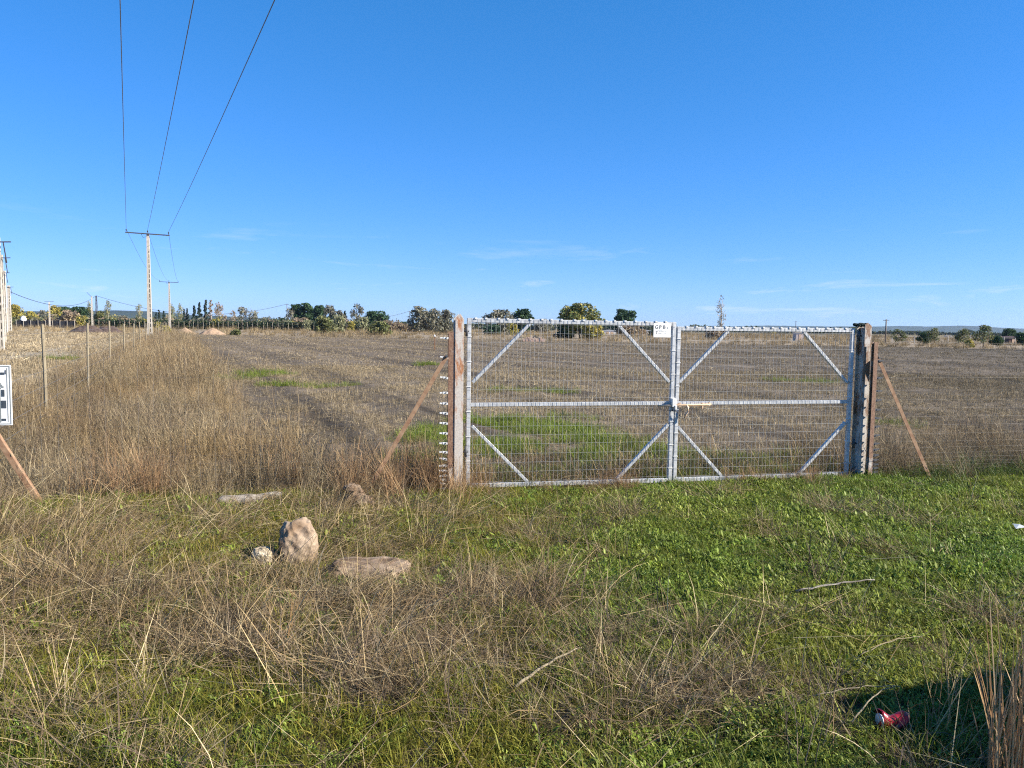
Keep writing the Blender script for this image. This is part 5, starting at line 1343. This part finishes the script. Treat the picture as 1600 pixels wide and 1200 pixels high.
weed(700, 950, .42, 10, 'dense brown dead weed clump on the middle left verge', .5, .5, .12, 6, DEAD + DRY[2:3], .0022)
# brown thicket at the right edge
c = gnd(1625, 1265); c.z = hz(c.x, c.y)
g = empty('stalk_thicket', c); tag(g, 'dense clump of brown leaning stalks in the lower right corner', 'dead plant')
parts = [blades(320, .20, .54, .0052, .16, .16, .25, .2, ((.34, .19, .085), (.42, .27, .13), (.26, .145, .07), (.48, .33, .18)), az=.75, azv=.6, segs=5, prof='stalk', Lv=.25), blades(50, .18, .24, .004, .5, .3, .4, .3, DEAD, segs=4, prof='stalk')]
put('stalks', mesh_np('stalks', *join(parts)), M_STEM, g)['kind'] = 'stuff'

# ------------------------------------------------------------------ car parked just outside the frame on the right (throws the shadow at lower right)
def car(loc, rz):
    g = empty('parked_car', loc, rz); tag(g, 'grey hatchback parked on the verge just right of the view', 'car')
    M_CAR = simple('grey_car_paint', [(0.3, (0.10, 0.105, 0.11)), (0.7, (0.12, 0.125, 0.13))], 2, 0.25, 0.6, 0.0)
    M_GLASS = simple('car_glass', [(0.3, (0.015, 0.018, 0.02)), (0.7, (0.02, 0.024, 0.028))], 2, 0.06, 0.0, 0.0, spec=.6)
    M_TYRE = simple('tyre_rubber', [(0.3, (0.02, 0.02, 0.02)), (0.7, (0.03, 0.03, 0.03))], 20, 0.9, 0.0, 0.2)
    M_RED = simple('tail_lamp', [(0.3, (0.30, 0.01, 0.01)), (0.7, (0.36, 0.02, 0.02))], 20, 0.2, 0.0, 0.0)
    # side profile, x forward from the rear bumper
    st = [(0.0, .42, .80), (.12, .30, .98), (.55, .26, 1.02), (1.3, .25, 1.02), (2.4, .25, 1.0), (3.2, .25, .94), (3.85, .28, .80), (4.02, .40, .62)]
    W = .86; V = []; F = []
    for i, (xx, zl, zh) in enumerate(st):
        k = .88 if i in (0, len(st) - 1) else 1
        for sy_, zz, kk_ in ((-1, zl, .92), (-1, (zl + zh) / 2, 1), (-1, zh, .93), (1, zh, .93), (1, (zl + zh) / 2, 1), (1, zl, .92)): V.append((xx, sy_ * W * k * kk_, zz))
    for i in range(len(st) - 1):
        for j in range(6): F.append((i * 6 + j, i * 6 + (j + 1) % 6, (i + 1) * 6 + (j + 1) % 6, (i + 1) * 6 + j))
    F += [tuple(range(5, -1, -1)), tuple((len(st) - 1) * 6 + j for j in range(6))]
    MB().add(V, F).build('body', M_CAR, g, .02, True)
    def lid(z0_, z1_, xs0, xs1, w0_, w1_, nm, mat):
        P = [(xs0[0], -w0_, z0_), (xs0[1], -w0_, z0_), (xs0[1], w0_, z0_), (xs0[0], w0_, z0_), (xs1[0], -w1_, z1_), (xs1[1], -w1_, z1_), (xs1[1], w1_, z1_), (xs1[0], w1_, z1_)]
        MB().add(P, [(0, 3, 2, 1), (4, 5, 6, 7), (0, 1, 5, 4), (1, 2, 6, 5), (2, 3, 7, 6), (3, 0, 4, 7)]).build(nm, mat, g, .015)
    lid(.985, 1.42, (.16, 3.0), (.42, 2.25), .775, .63, 'window_glass', M_GLASS)
    lid(1.422, 1.50, (.36, 2.30), (.52, 2.10), .64, .57, 'roof', M_CAR)
    for xx in (.30, 1.25, 2.28):
        for s_ in (-1, 1): MB().bar((xx + (.12 if xx < 1 else 0), s_ * .786, 1.0), (xx + (.22 if xx < 1 else (.0 if xx < 2 else -.02)), s_ * .648, 1.42), .07, .02, (0, 1, 0)).build('pillar', M_CAR, g)
    for xx in (.68, 3.2):
        for s_ in (-1, 1):
            wl = MB().tube([(xx, s_ * .70, .31), (xx, s_ * .74, .31), (xx, s_ * .85, .31), (xx, s_ * .88, .31)], [.28, .31, .31, .28], 24).build('wheel', M_TYRE, g, smooth=True)
            MB().tube([(xx, s_ * .881, .31), (xx, s_ * .889, .31)], [.2, .17], 16).build('rim', M_GALV, wl)
    for s_ in (-1, 1):
        MB().box((.02, s_ * .60, .78), (.10, .22, .16)).build('tail_lamp', M_RED, g, .02)
        MB().box((3.93, s_ * .58, .66), (.12, .26, .12)).build('headlight', M_WHITE, g, .02)
        MB().box((2.35, s_ * .93, 1.02), (.12, .16, .11)).build('mirror', M_CAR, g, .02)
    return g
CAR_RZ = math.atan2(.30, .954)
car(Vector((3.72, 2.42, 0.0)), CAR_RZ)

# ------------------------------------------------------------------ air
m = bpy.data.materials.new('haze_air'); m.use_nodes = True; t = m.node_tree
for n in list(t.nodes): t.nodes.remove(n)
o = t.nodes.new('ShaderNodeOutputMaterial'); pv = t.nodes.new('ShaderNodeVolumePrincipled')
pv.inputs['Color'].default_value = (0.5, 0.7, 1.0, 1); pv.inputs['Density'].default_value = 0.000062; pv.inputs['Anisotropy'].default_value = 0.2
t.links.new(pv.outputs[0], o.inputs['Volume'])
hb = MB().box((0, 2400, 24.5), (11000, 5400, 75)).build('haze', m)
tag(hb, 'thin bluish haze hanging in the air over the plain', 'haze', kind='stuff')
